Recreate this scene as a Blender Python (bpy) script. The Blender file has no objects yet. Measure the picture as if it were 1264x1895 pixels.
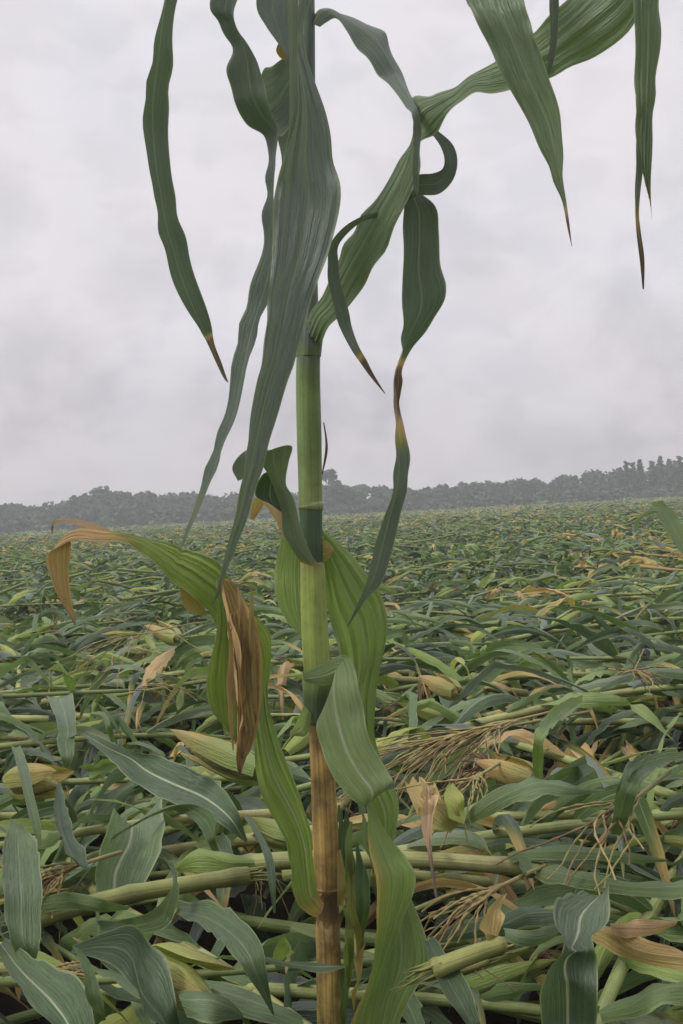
import bpy, math, random
import numpy as np
from mathutils import Vector, Matrix
R = math.radians
sc = bpy.context.scene
# ------------------------------------------------------------------ camera
ROLL, F, CX, CY, CAMZ = R(3.1), 2032.0, 632.0, 947.5, 1.10
cr, sr = math.cos(ROLL), math.sin(ROLL)
RIGHT, UP, FWD = np.array([cr, 0, -sr]), np.array([sr, 0, cr]), np.array([0, 1.0, 0])
CAM = np.array([0, 0, CAMZ])
cd = bpy.data.cameras.new('camera'); cam = bpy.data.objects.new('camera', cd); sc.collection.objects.link(cam)
cd.sensor_fit = 'VERTICAL'; cd.sensor_height = 24; cd.lens = F / 1895 * 24
cd.clip_start = 0.05; cd.clip_end = 2000
cam.matrix_world = Matrix(((cr, sr, 0, 0), (0, 0, -1, 0), (-sr, cr, 0, CAMZ), (0, 0, 0, 1)))
sc.camera = cam
# ------------------------------------------------------------------ overcast sky
SUN_EL, SUN_AZ = R(44), R(-112)        # azimuth from +Y, veiled sun high to the side
w = bpy.data.worlds.new('World'); sc.world = w; w.use_nodes = True
nt = w.node_tree; N = nt.nodes; Lk = nt.links
bg = N['Background']; bg.inputs['Strength'].default_value = 0.1
tc = N.new('ShaderNodeTexCoord')
sky = N.new('ShaderNodeTexSky'); sky.sky_type = 'NISHITA'; sky.sun_disc = False
sky.sun_elevation = SUN_EL; sky.sun_rotation = SUN_AZ
def wmap(scale):
    m = N.new('ShaderNodeMapping'); m.inputs['Scale'].default_value = scale
    Lk.new(tc.outputs['Generated'], m.inputs['Vector']); return m
def wnoise(scale, s, detail, rough=.5, dist=0):
    n = N.new('ShaderNodeTexNoise'); n.inputs['Scale'].default_value = s; n.inputs['Detail'].default_value = detail
    n.inputs['Roughness'].default_value = rough; n.inputs['Distortion'].default_value = dist
    Lk.new(wmap(scale).outputs[0], n.inputs['Vector']); return n
def wramp(src, stops):
    r = N.new('ShaderNodeValToRGB'); e = r.color_ramp.elements
    while len(e) < len(stops): e.new(.5)
    for k, (p, c) in enumerate(stops): e[k].position = p; e[k].color = (*c, 1)
    Lk.new(src, r.inputs['Fac']); return r
def wmix(fac, a, b, mode='MIX'):
    m = N.new('ShaderNodeMix'); m.data_type = 'RGBA'; m.blend_type = mode
    if isinstance(fac, float): m.inputs['Factor'].default_value = fac
    else: Lk.new(fac, m.inputs['Factor'])
    for s, v in (('A', a), ('B', b)):
        i = [x for x in m.inputs if x.name == s and x.type == 'RGBA'][0]
        if isinstance(v, tuple): i.default_value = (*v, 1)
        else: Lk.new(v, i)
    return [x for x in m.outputs if x.type == 'RGBA'][0]
sep = N.new('ShaderNodeSeparateXYZ'); Lk.new(tc.outputs['Generated'], sep.inputs[0])
hz = wramp(sep.outputs['Z'], [(0.0, (.53, .50, .53)), (.05, (.56, .535, .565)), (.18, (.70, .675, .705)), (.42, (.74, .72, .75)), (.70, (1.15, 1.14, 1.16)), (1, (1.6, 1.59, 1.61))])
c1 = wramp(wnoise((1, 1, 1.25), 7.5, 4, .5, .35).outputs['Fac'], [(.36, (.84, .84, .85)), (.47, (.98, .975, .98)), (.62, (1.04, 1.035, 1.035))])
c2 = wramp(wnoise((1, 1, 1.6), 15, 3, .5, .4).outputs['Fac'], [(.40, (.93, .93, .94)), (.56, (1, 1, 1))])
c3 = wramp(wnoise((1, 1, 1.2), 9, 1, .5).outputs['Fac'], [(.42, (1.0, .985, .992)), (.6, (.985, .992, 1.0))])
v = wmix(1.0, wmix(1.0, wmix(wramp(sep.outputs['Z'], [(.02, (.75,) * 3), (.10, (1,) * 3), (.22, (.55,) * 3), (.34, (.3,) * 3)]).outputs[0], hz.outputs[0], c1.outputs[0], 'MULTIPLY'), c2.outputs[0], 'MULTIPLY'), c3.outputs[0], 'MULTIPLY')
sc10 = N.new('ShaderNodeVectorMath'); sc10.operation = 'SCALE'; sc10.inputs['Scale'].default_value = 9.0
Lk.new(v, sc10.inputs[0])
Lk.new(wmix(0.04, sc10.outputs[0], sky.outputs[0]), bg.inputs['Color'])
sd = bpy.data.lights.new('sun', 'SUN'); sd.energy = 1.5; sd.angle = R(14); sd.color = (1, .965, .92)
sun = bpy.data.objects.new('sun', sd); sc.collection.objects.link(sun)
sv = Vector((math.sin(SUN_AZ) * math.cos(SUN_EL), math.cos(SUN_AZ) * math.cos(SUN_EL), math.sin(SUN_EL)))
sun.rotation_euler = sv.to_track_quat('Z', 'Y').to_euler(); sun.location = (0, 0, 30)
sc.view_settings.view_transform = 'Standard'; sc.view_settings.look = 'None'
sc.view_settings.exposure = 0.36; sc.view_settings.gamma = 1
sc.cycles.max_bounces = 8; sc.cycles.transparent_max_bounces = 8; sc.cycles.volume_bounces = 1
rng = np.random.default_rng(11); random.seed(5)

# ------------------------------------------------------------------ helpers
def P(px, py, d):
    return CAM + d * (FWD + (px - CX) / F * RIGHT - (py - CY) / F * UP)
MZ = 0.60                                  # height of the top of the flattened crop
def M(px, py, h=0.0):
    r = FWD + (px - CX) / F * RIGHT - (py - CY) / F * UP
    return CAM + r * ((MZ + h - CAMZ) / r[2])
def tag(o, label=None, cat=None, group=None, kind=None):
    if label: o['label'] = label
    if cat: o['category'] = cat
    if group: o['group'] = group
    if kind: o['kind'] = kind
    return o
def empty(name, loc, label, cat, group=None):
    o = bpy.data.objects.new(name, None); sc.collection.objects.link(o); o.location = loc
    o.empty_display_size = .1
    return tag(o, label, cat, group)
def link(name, me, mat, parent=None):
    if mat: me.materials.append(mat)
    o = bpy.data.objects.new(name, me); sc.collection.objects.link(o)
    if parent is not None: o.parent = parent
    return o
def raw_mesh(name, V, Q, uv=None, col=None, smooth=True, attr='Col'):
    V = np.asarray(V, float); Q = np.asarray(Q, int)
    me = bpy.data.meshes.new(name); k = Q.shape[1]
    me.vertices.add(len(V)); me.vertices.foreach_set('co', V.ravel())
    me.loops.add(Q.size); me.loops.foreach_set('vertex_index', Q.ravel().astype(np.int32))
    me.polygons.add(len(Q)); me.polygons.foreach_set('loop_start', np.arange(0, Q.size, k, dtype=np.int32))
    if smooth: me.polygons.foreach_set('use_smooth', np.ones(len(Q), bool))
    if uv is not None:
        l = me.uv_layers.new(name='UVMap'); l.data.foreach_set('uv', np.asarray(uv, float)[Q.ravel()].ravel())
    if col is not None:
        a = me.color_attributes.new(attr, 'FLOAT_COLOR', 'POINT')
        col = np.asarray(col); c = np.ones((len(V), 4)); c[:, :col.shape[1]] = col; a.data.foreach_set('color', c.ravel())
    me.update(calc_edges=True); me.validate()
    return me
def catmull(A, sub):
    A = np.asarray(A, float); n = len(A)
    Pd = np.vstack([2 * A[0] - A[1], A, 2 * A[-1] - A[-2]])
    out = []
    for i in range(n - 1):
        p0, p1, p2, p3 = Pd[i], Pd[i + 1], Pd[i + 2], Pd[i + 3]
        for t in np.arange(sub) / sub:
            out.append(.5 * (2 * p1 + (p2 - p0) * t + (2 * p0 - 5 * p1 + 4 * p2 - p3) * t * t + (3 * p1 - p0 - 3 * p2 + p3) * t ** 3))
    out.append(A[-1]); return np.array(out)
S_ACROSS = np.array([0, .07, .22, .38, .46, .5, .54, .62, .78, .93, 1.0])
def ribbon(Ls, Rs, dL, dR, G=.4, B=0., fold=.12, ripple=.05, S=S_ACROSS, seed=0, wl=.055, rib=.4, rag=0., pleat=0., npl=5):
    """leaf blade between two edge curves: verts, quads, uv, colour (R dry, G tint, B waxy tone and painted haze)"""
    rg = np.random.default_rng(seed)
    Ls, Rs = np.asarray(Ls), np.asarray(Rs); n = len(Ls); k = len(S)
    if rag:                                           # torn, frayed margins
        q1, q2 = [np.clip(rg.normal(-.06, rag, n), 0, .34)[:, None] for _ in range(2)]; A = Rs - Ls
        Ls, Rs = Ls + A * q1, Rs - A * q2
    C = (Ls + Rs) / 2; T = np.gradient(C, axis=0); A = Rs - Ls
    Wd = np.linalg.norm(A, axis=1)
    Nn = np.cross(T, A); ln = np.linalg.norm(Nn, axis=1)
    for i in range(n):
        if ln[i] < 1e-9: Nn[i] = Nn[i - 1] if i else (0, -1, 0)
        else: Nn[i] /= ln[i]
    s_al = np.concatenate([[0], np.cumsum(np.linalg.norm(np.diff(C, axis=0), axis=1))])
    v = s_al / max(s_al[-1], 1e-6)
    e = np.abs(2 * S - 1)
    V = Ls[:, None] + A[:, None] * S[None, :, None]
    off = -fold * Wd[:, None] * (1 - e ** 1.5)[None, :]
    p1, p2 = rg.uniform(0, 6.28, 2)
    ph = np.where(S[None, :] < .5, p1 + s_al[:, None] / wl * 6.28, p2 + s_al[:, None] / (wl * 1.23) * 6.28)
    ph = ph + 1.3 * np.sin(s_al[:, None] / (wl * 2.7) * 6.28 + p2)
    off = off + ripple * Wd[:, None] * np.sin(ph) * (e ** 2.2)[None, :]
    if pleat:                                         # lengthwise corrugation of the blade
        off = off + pleat * np.minimum(Wd, .06)[:, None] * (np.sin(S[None] * 6.283 * npl + 1.1 * np.sin(s_al[:, None] / .09 + p1)) + .5 * np.sin(S[None] * 6.283 * npl * 1.7 + p2 + s_al[:, None] / .05))
    V = V + off[..., None] * Nn[:, None]
    uv = np.stack(np.broadcast_arrays(S[None, :], v[:, None] * s_al[-1] / .6), -1)
    dL, dR = np.asarray(dL, float), np.asarray(dR, float); dm_ = np.minimum(dL, dR)
    dry = dm_[:, None] + (dL - dm_)[:, None] * ((1 - S) ** 2.4)[None] + (dR - dm_)[:, None] * (S ** 2.4)[None]
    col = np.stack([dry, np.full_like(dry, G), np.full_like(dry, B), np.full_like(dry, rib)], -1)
    i, j = np.meshgrid(np.arange(n - 1), np.arange(k - 1), indexing='ij')
    a = (i * k + j).ravel(); Q = np.stack([a, a + 1, a + k + 1, a + k], 1)
    return V.reshape(-1, 3), Q, uv.reshape(-1, 2), col.reshape(-1, 4)
def tube(pts, rad, nseg=12, cols=None, cap=True):
    pts = np.asarray(pts, float); n = len(pts); rad = np.broadcast_to(rad, n)
    T = np.gradient(pts, axis=0); T /= np.linalg.norm(T, axis=1)[:, None]
    ref = np.array([0, 0, 1.0]) if abs(T[0][2]) < .8 else np.array([0, -1.0, 0])
    X = np.cross(T, ref); X /= np.linalg.norm(X, axis=1)[:, None]; Y = np.cross(X, T)
    th = np.linspace(0, 2 * math.pi, nseg, endpoint=False)
    V = pts[:, None] + rad[:, None, None] * (np.cos(th)[None, :, None] * X[:, None] + np.sin(th)[None, :, None] * Y[:, None])
    i, j = np.meshgrid(np.arange(n - 1), np.arange(nseg), indexing='ij')
    a = (i * nseg + j).ravel(); b = (i * nseg + (j + 1) % nseg).ravel()
    Q = np.stack([a, b, b + nseg, a + nseg], 1)
    V = V.reshape(-1, 3)
    s = np.concatenate([[0], np.cumsum(np.linalg.norm(np.diff(pts, axis=0), axis=1))])
    uv = np.stack(np.broadcast_arrays((th / 6.2832)[None, :], s[:, None]), -1).reshape(-1, 2)
    c = None
    if cols is not None: c = np.repeat(np.asarray(cols, float), nseg, axis=0)
    if cap:                                           # close both ends with a fan of quads onto a centre vertex
        m = len(V); V = np.vstack([V, pts[:1], pts[-1:]]); uv = np.vstack([uv, [[.5, 0], [.5, s[-1]]]])
        if c is not None: c = np.vstack([c, c[:1], c[-1:]])
        e0 = [[m, (q + 1) % nseg, q, q] for q in range(nseg)]
        st = (n - 1) * nseg
        e1 = [[m + 1, st + q, st + (q + 1) % nseg, st + (q + 1) % nseg] for q in range(nseg)]
        capq = []
        for q in range(0, nseg, 2):
            capq.append([m, (q + 2) % nseg, (q + 1) % nseg, q]); capq.append([m + 1, st + q, st + (q + 1) % nseg, st + (q + 2) % nseg])
        Q = np.vstack([Q, capq])
    return V, Q, uv, c
def join(parts):
    Vs, Qs, Us, Cs = [], [], [], []; o = 0
    for V, Q, U, C in parts:
        Vs.append(V); Qs.append(np.asarray(Q) + o); Us.append(U); o += len(V)
        if C is not None: Cs.append(C)
    return np.vstack(Vs), np.vstack(Qs), np.vstack(Us), (np.vstack(Cs) if Cs else None)

# ------------------------------------------------------------------ materials
class MatB:
    def __init__(s, name):
        s.m = bpy.data.materials.new(name); s.m.use_nodes = True; s.t = s.m.node_tree; s.n = s.t.nodes
        s.b = s.n['Principled BSDF']; s.out = s.n['Material Output']
    def lk(s, a, b): s.t.links.new(a, b)
    def math(s, op, a, b=None, c=None, clamp=False):
        n = s.n.new('ShaderNodeMath'); n.operation = op; n.use_clamp = clamp
        for i, x in enumerate((a, b, c)):
            if x is None: continue
            if isinstance(x, (int, float)): n.inputs[i].default_value = x
            else: s.lk(x, n.inputs[i])
        return n.outputs[0]
    def ramp(s, f, stops, interp='LINEAR'):
        r = s.n.new('ShaderNodeValToRGB'); r.color_ramp.interpolation = interp; e = r.color_ramp.elements
        while len(e) < len(stops): e.new(.5)
        for k, (p, c) in enumerate(stops):
            e[k].position = p; e[k].color = (*(c if isinstance(c, tuple) else (c, c, c)), 1)
        s.lk(f, r.inputs[0]); return r.outputs[0]
    def mix(s, f, a, b, mode='MIX'):
        m = s.n.new('ShaderNodeMix'); m.data_type = 'RGBA'; m.blend_type = mode
        if isinstance(f, (int, float)): m.inputs['Factor'].default_value = f
        else: s.lk(f, m.inputs['Factor'])
        for q, v in (('A', a), ('B', b)):
            i = [x for x in m.inputs if x.name == q and x.type == 'RGBA'][0]
            if isinstance(v, tuple): i.default_value = (*v, 1)
            else: s.lk(v, i)
        return [x for x in m.outputs if x.type == 'RGBA'][0]
    def noise(s, vec, scale, detail=3, rough=.55, dist=0.):
        n = s.n.new('ShaderNodeTexNoise'); n.inputs['Scale'].default_value = scale; n.inputs['Detail'].default_value = detail
        n.inputs['Roughness'].default_value = rough; n.inputs['Distortion'].default_value = dist
        s.lk(vec, n.inputs['Vector']); return n.outputs['Fac']
    def map(s, vec, scale):
        m = s.n.new('ShaderNodeMapping'); m.inputs['Scale'].default_value = scale; s.lk(vec, m.inputs['Vector']); return m.outputs[0]
    def attr(s, name):
        a = s.n.new('ShaderNodeAttribute'); a.attribute_name = name; return a
    def bump(s, h, strength, dist=.002):
        b = s.n.new('ShaderNodeBump'); b.inputs['Strength'].default_value = strength; b.inputs['Distance'].default_value = dist
        s.lk(h, b.inputs['Height']); s.lk(b.outputs[0], s.b.inputs['Normal']); return b.outputs[0]
def leaf_material(name='corn_leaf', far=False):
    k = MatB(name)
    uvn = k.n.new('ShaderNodeUVMap'); uvn.uv_map = 'UVMap'; uv = uvn.outputs[0]
    sx = k.n.new('ShaderNodeSeparateXYZ'); k.lk(uv, sx.inputs[0]); u = sx.outputs[0]
    at = k.attr('Col'); sc_ = k.n.new('ShaderNodeSeparateColor'); k.lk(at.outputs['Color'], sc_.inputs[0])
    dry, tint, haze_bloom = sc_.outputs[0], sc_.outputs[1], sc_.outputs[2]
    oi = k.n.new('ShaderNodeObjectInfo'); tcn = k.n.new('ShaderNodeTexCoord'); obj = tcn.outputs['Object']
    t = k.math('ADD', tint, k.math('MULTIPLY_ADD', oi.outputs['Random'], .30, -.15))
    big = k.noise(obj, 7.0, 3, .6)
    t = k.math('ADD', t, k.math('MULTIPLY_ADD', big, .5, -.25), clamp=True)
    green = k.ramp(t, [(0, (.028, .052, .028)), (.3, (.078, .130, .055)), (.55, (.150, .225, .072)), (.8, (.250, .335, .080)), (1, (.39, .42, .10))])
    # fine parallel veins and a pale midrib
    vein = k.noise(k.map(uv, (46, 1.2, 1)), 1.0, 2, .5)
    vein2 = k.noise(k.map(uv, (15, 1.6, 1)), 1.0, 3, .6)
    vf = k.ramp(k.math('ADD', k.math('MULTIPLY', vein, .6), k.math('MULTIPLY', vein2, .4)), [(.32, .74), (.68, 1.2)])
    green = k.mix(1.0, green, vf, 'MULTIPLY')
    green = k.mix(k.math('MULTIPLY', haze_bloom, .85), green, (.212, .240, .232))  # waxy tone, used on upper leaves to paint in bluish flare haze
    dist = k.math('ABSOLUTE', k.math('SUBTRACT', u, .5))
    rib = k.ramp(dist, [(0, 1.), (.014, .95), (.036, 0.)])
    green = k.mix(k.math('MULTIPLY', rib, at.outputs['Alpha']), green, (.38, .42, .28))
    strk = k.ramp(k.noise(k.map(uv, (30, 3.2, 1)), 1.0, 1, .4), [(.69, 0.), (.74, 1.)])
    green = k.mix(k.math('MULTIPLY', strk, .22), green, (.42, .47, .32))  # pale streaks paint glossy highlights along the blade
    edge = k.ramp(dist, [(.455, 0.), (.49, 1.)])
    green = k.mix(k.math('MULTIPLY', edge, .6), green, (.30, .34, .18))  # pale margin paints in thin bright edge highlights
    # dying tissue: yellow, then tan, then brown, starting along the veins
    dn = k.noise(k.map(uv, (9, 2.2, 1)), 1.6, 4, .65)
    spots = k.ramp(k.noise(obj, 60, 2, .5), [(.70, 0.), (.78, .55)])
    d2 = k.math('ADD', dry, k.math('MULTIPLY', k.math('SUBTRACT', dn, .5), k.math('MULTIPLY_ADD', dry, 1.3, .16)), clamp=True)
    dead = k.ramp(d2, [(.30, (.27, .27, .08)), (.50, (.50, .37, .13)), (.72, (.58, .38, .20)), (.90, (.33, .225, .14)), (1, (.10, .068, .05))])
    dead = k.mix(k.math('MULTIPLY', k.ramp(vein2, [(.42, 0.), (.62, 1.)]), .34), dead, (.16, .09, .045))
    dm = k.ramp(d2, [(.16, 0.), (.36, 1.)])
    colr = k.mix(dm, green, dead)
    colr = k.mix(k.math('MULTIPLY', spots, k.math('MULTIPLY_ADD', dry, .35, .12)), colr, (.10, .055, .025))
    k.lk(colr, k.b.inputs['Base Color'])
    k.lk(k.math('MULTIPLY_ADD', dm, .22, k.math('MULTIPLY_ADD', big, .25, .26)), k.b.inputs['Roughness'])
    k.b.inputs['Specular IOR Level'].default_value = .42
    hgt = k.math('ADD', k.math('ADD', vein, k.math('MULTIPLY', vein2, 1.2)), k.math('MULTIPLY', k.noise(k.map(uv, (5, 6, 1)), 3.0, 3), 1.6))
    nrm = k.bump(hgt, .8, .003)
    tr = k.n.new('ShaderNodeBsdfTranslucent')
    tcol = k.mix(1.0, colr, (1.25, 1.45, .75), 'MULTIPLY'); k.lk(tcol, tr.inputs['Color']); k.lk(nrm, tr.inputs['Normal'])
    ms = k.n.new('ShaderNodeMixShader'); ms.inputs[0].default_value = .27
    k.lk(k.b.outputs[0], ms.inputs[1]); k.lk(tr.outputs[0], ms.inputs[2]); k.lk(ms.outputs[0], k.out.inputs[0])
    return k.m
def fibre_material(name, rough=.5, streak=.35, blotch=.3):
    """stalk / husk / silk: vertex colour with lengthwise fibres and blotches"""
    k = MatB(name)
    uvn = k.n.new('ShaderNodeUVMap'); uvn.uv_map = 'UVMap'; uv = uvn.outputs[0]
    at = k.attr('Col'); tcn = k.n.new('ShaderNodeTexCoord')
    fib = k.noise(k.map(uv, (26, 5, 1)), 1.0, 3, .6)
    c = k.mix(1.0, at.outputs['Color'], k.ramp(fib, [(.3, 1 - streak), (.7, 1 + streak * .6)]), 'MULTIPLY')
    bl = k.noise(tcn.outputs['Object'], 22, 4, .65)
    c = k.mix(1.0, c, k.ramp(bl, [(.34, 1 - blotch), (.6, 1.06)]), 'MULTIPLY')
    fine = k.ramp(k.noise(tcn.outputs['Object'], 140, 2), [(.64, 0.), (.72, 1.)])
    c = k.mix(k.math('MULTIPLY', fine, .35 * blotch * 2), c, (.07, .045, .02))
    k.lk(c, k.b.inputs['Base Color']); k.b.inputs['Roughness'].default_value = rough
    k.b.inputs['Specular IOR Level'].default_value = .35
    k.bump(k.math('ADD', fib, k.math('MULTIPLY', bl, .5)), .5, .003)
    return k.m
M_LEAF = leaf_material()
M_STALK = fibre_material('corn_stalk', .48, .22, .25)
M_DRY = fibre_material('dry_husk', .65, .55, .62)
M_SILK = fibre_material('corn_silk', .7, .25, .3)
def plain(name, c1, c2, scale, rough=.9, bump=.5):
    k = MatB(name); tcn = k.n.new('ShaderNodeTexCoord'); n = k.noise(tcn.outputs['Object'], scale, 5, .65)
    k.lk(k.ramp(n, [(.3, c1), (.7, c2)]), k.b.inputs['Base Color']); k.b.inputs['Roughness'].default_value = rough
    k.b.inputs['Specular IOR Level'].default_value = .04; k.bump(n, bump, .02); return k.m
M_SOIL = plain('soil', (.004, .0035, .0025), (.014, .011, .008), 6)
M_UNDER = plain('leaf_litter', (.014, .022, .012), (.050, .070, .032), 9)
M_CROWN = plain('tree_foliage', (.034, .065, .038), (.07, .11, .06), 1.2)
M_BARK = plain('bark', (.05, .04, .03), (.11, .09, .07), 5)

# ------------------------------------------------------------------ the ground
def grid_mesh(name, x0, x1, y0, y1, nx, ny, zf):
    xs, ys = np.linspace(x0, x1, nx), np.linspace(y0, y1, ny)
    X, Y = np.meshgrid(xs, ys); Z = zf(X, Y)
    V = np.stack([X, Y, Z], -1).reshape(-1, 3)
    i, j = np.meshgrid(np.arange(ny - 1), np.arange(nx - 1), indexing='ij'); a = (i * nx + j).ravel()
    return raw_mesh(name, V, np.stack([a, a + 1, a + nx + 1, a + nx], 1))
def bumps(X, Y):
    return .03 * np.sin(X * 2.1 + .6 * np.sin(Y * 1.7)) * np.cos(Y * 1.9 + X * .4) + .015 * np.sin(X * 6.3 + Y * 4.1)
ground = link('ground', grid_mesh('ground', -400, 400, -40, 420, 81, 61, lambda X, Y: 0 * X), M_SOIL)
tag(ground, kind='structure')

# ------------------------------------------------------------------ leaf making for storm-flattened plants
def free_leaf(rg, p0, d0, L, W, droop, roll0, twist, n=13, floor=-.22, kink=None, yawamp=.5):
    p = np.array(p0, float); d = np.array(d0, float); d /= np.linalg.norm(d)
    st = L / n; Ls, Rs = [], []; yaw = rg.normal(0, yawamp) / n; roll = roll0
    for i in range(n + 1):
        v = i / n
        side = np.cross(d, (0, 0, 1.0)); l = np.linalg.norm(side); side = side / l if l > 1e-3 else np.array([1.0, 0, 0])
        upv = np.cross(side, d)
        a = side * math.cos(roll) + upv * math.sin(roll)
        wd = W * min(1, .5 + 3.2 * v) * max(0.0, 1 - v ** 2.2) ** .8 / 2 + .0004
        Ls.append(p - a * wd); Rs.append(p + a * wd)
        d = d + np.array([0, 0, -droop * st * (1 + 1.5 * v)])
        if p[2] + d[2] * st < floor: d[2] = abs(d[2]) * .15; roll *= .8
        c, s = math.cos(yaw), math.sin(yaw); d = np.array([c * d[0] - s * d[1], s * d[0] + c * d[1], d[2]])
        roll += twist / n
        if kink and i == kink[0]:
            d = d + np.array(kink[1]); roll += kink[2]
        d /= np.linalg.norm(d); p = p + d * st
    return np.array(Ls), np.array(Rs)
def rand_leaf(rg, p0, d0, n=17, S=S_ACROSS, dryness=None, L=None, W=None, curl=1., floor=-.22):
    L = L or rg.uniform(.30, .66); W = W or rg.uniform(.026, .056)
    kink = None
    if rg.random() < .65: kink = (int(n * rg.uniform(.25, .75)), rg.normal(0, .8, 3) * (1, 1, .7) + (0, 0, -.5), rg.normal(0, .9))
    Ls, Rs = free_leaf(rg, p0, d0, L, W, rg.uniform(.6, 3.2) * curl, rg.normal(0, 1.15), rg.normal(0, 1.9) * curl, n, floor, kink, .6 * curl)
    v = np.linspace(0, 1, n + 1)
    k = rg.random() if dryness is None else dryness
    if k < .66: dl = np.clip((v - .85) * 3, 0, .5)
    elif k < .86: dl = np.clip((v - .5) * 1.6, 0, .8)
    elif k < .92: dl = np.full(n + 1, .28) + v * .2
    else: dl = .5 + .4 * v
    dr = np.clip(dl + rg.normal(0, .12), 0, 1)
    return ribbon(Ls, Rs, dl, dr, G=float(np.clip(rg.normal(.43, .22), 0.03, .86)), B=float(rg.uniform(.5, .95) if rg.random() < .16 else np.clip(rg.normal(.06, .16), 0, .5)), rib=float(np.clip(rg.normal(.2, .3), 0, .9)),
                  fold=rg.uniform(.08, .45), ripple=rg.uniform(.04, .17), S=S, seed=int(rg.integers(1e6)), wl=rg.uniform(.05, .11), rag=.16 if rg.random() < .5 else .03)
def tassel_parts(rg, p0, d0, scale=1., nb=9, spread=.5, grav=.09):
    d0 = np.array(d0, float); d0 /= np.linalg.norm(d0); parts = []
    for b in range(nb):
        d = d0 + rg.normal(0, spread if b else .1, 3) * (1, 1, .35); d /= np.linalg.norm(d)
        p = np.array(p0) + d0 * rg.uniform(0, .07) * scale; pts = [p]; l = rg.uniform(.14, .26) * scale
        for i in range(14):
            p = p + d * l / 14; d = d + np.array([rg.normal(0, .13), rg.normal(0, .13), -grav + rg.normal(0, .05)]); d /= np.linalg.norm(d); pts.append(p)
        c = np.array([(.32, .23, .10), (.22, .15, .07), (.36, .28, .12), (.27, .25, .09)][rg.integers(4)])
        parts.append(tube(pts, np.linspace(.0019, .0011, 15) * (1 + .5 * np.sin(np.arange(15) * 2.9)), 4, np.tile(c, (15, 1)), cap=False))
    return join(parts)
STALK_G = np.array([(.22, .27, .08), (.30, .32, .11), (.17, .23, .075), (.32, .30, .12)])
def stalk_parts(rg, pts, r0, r1, c0, c1, nodes=5):
    pts = catmull(pts, 8); n = len(pts); t = np.linspace(0, 1, n)
    r = r0 + (r1 - r0) * t; c = np.asarray(c0)[None] * (1 - t)[:, None] + np.asarray(c1)[None] * t[:, None]
    for q in np.linspace(.06, .94, nodes):
        g = np.exp(-((t - q) / .018) ** 2); r = r * (1 + .16 * g); c = c * (1 - .30 * g[:, None])
        s = np.clip(1 - (t - q) / .10, 0, 1) * (t >= q); c = c * (1 + .22 * s[:, None])
    return tube(pts, r, 10, c)
def ear_parts(rg, p0, d0, L=.21, r=.027, c0=(.30, .30, .10), c1=(.36, .31, .13)):
    d0 = np.array(d0, float); d0 /= np.linalg.norm(d0); t = np.linspace(0, 1, 15)
    pts = np.array(p0)[None] + d0[None] * t[:, None] * L + np.array([0, 0, -.012])[None] * (t ** 2)[:, None]
    prof = r * (np.clip(np.sqrt(.03 + 7 * t), 0, 1) * np.clip((1.02 - t) * 2.3, 0.12, 1) ** .8)
    c = np.asarray(c0)[None] * (1 - t)[:, None] + np.asarray(c1)[None] * t[:, None]
    return tube(pts, prof, 14, c)
def husk_flaps(rg, p0, d0, L, r, dry=.3):
    d0 = np.array(d0, float); d0 /= np.linalg.norm(d0); side = np.cross(d0, (0, 0, 1.)); side /= np.linalg.norm(side); upv = np.cross(side, d0)
    out = []
    for k in range(3):
        a = k * 2.1 + rg.uniform(0, 1); n_ = side * math.cos(a) + upv * math.sin(a); b_ = np.cross(d0, n_)
        Ls, Rs = [], []
        for i in range(9):
            v = i / 8; rr = r * (1.06 + .75 * max(0, v - .62)) * min(1, .5 + 2.6 * v); wd = r * 1.15 * (1 - v ** 3) * min(1, .6 + 2 * v) + .0005
            c = np.array(p0) + d0 * v * L * 1.12 + n_ * rr
            Ls.append(c - b_ * wd); Rs.append(c + b_ * wd)
        out.append(ribbon(Ls, Rs, np.linspace(dry * .6, dry + .2, 9), np.linspace(dry * .6, dry + .2, 9), G=.85, fold=.3, ripple=.03, seed=k))
    return join(out)
def silk_parts(rg, p0, d0, n=22, L=.09):
    d0 = np.array(d0, float); d0 /= np.linalg.norm(d0); parts = []
    for k in range(n):
        d = d0 + rg.normal(0, .45, 3); d /= np.linalg.norm(d); p = np.array(p0, float); pts = [p]; l = L * rg.uniform(.5, 1.1)
        for i in range(5):
            p = p + d * l / 5; d = d + rg.normal(0, .25, 3) + (0, 0, -.25); d /= np.linalg.norm(d); pts.append(p)
        c = [(.17, .075, .045), (.12, .05, .04), (.24, .12, .06)][k % 3]
        parts.append(tube(pts, .0011, 3, np.tile(c, (6, 1)), cap=False))
    return join(parts)
def mk(name, parts, mat, parent):
    V, Q, U, C = parts
    return link(name, raw_mesh(name, V, Q, U, C), mat, parent)

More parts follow.
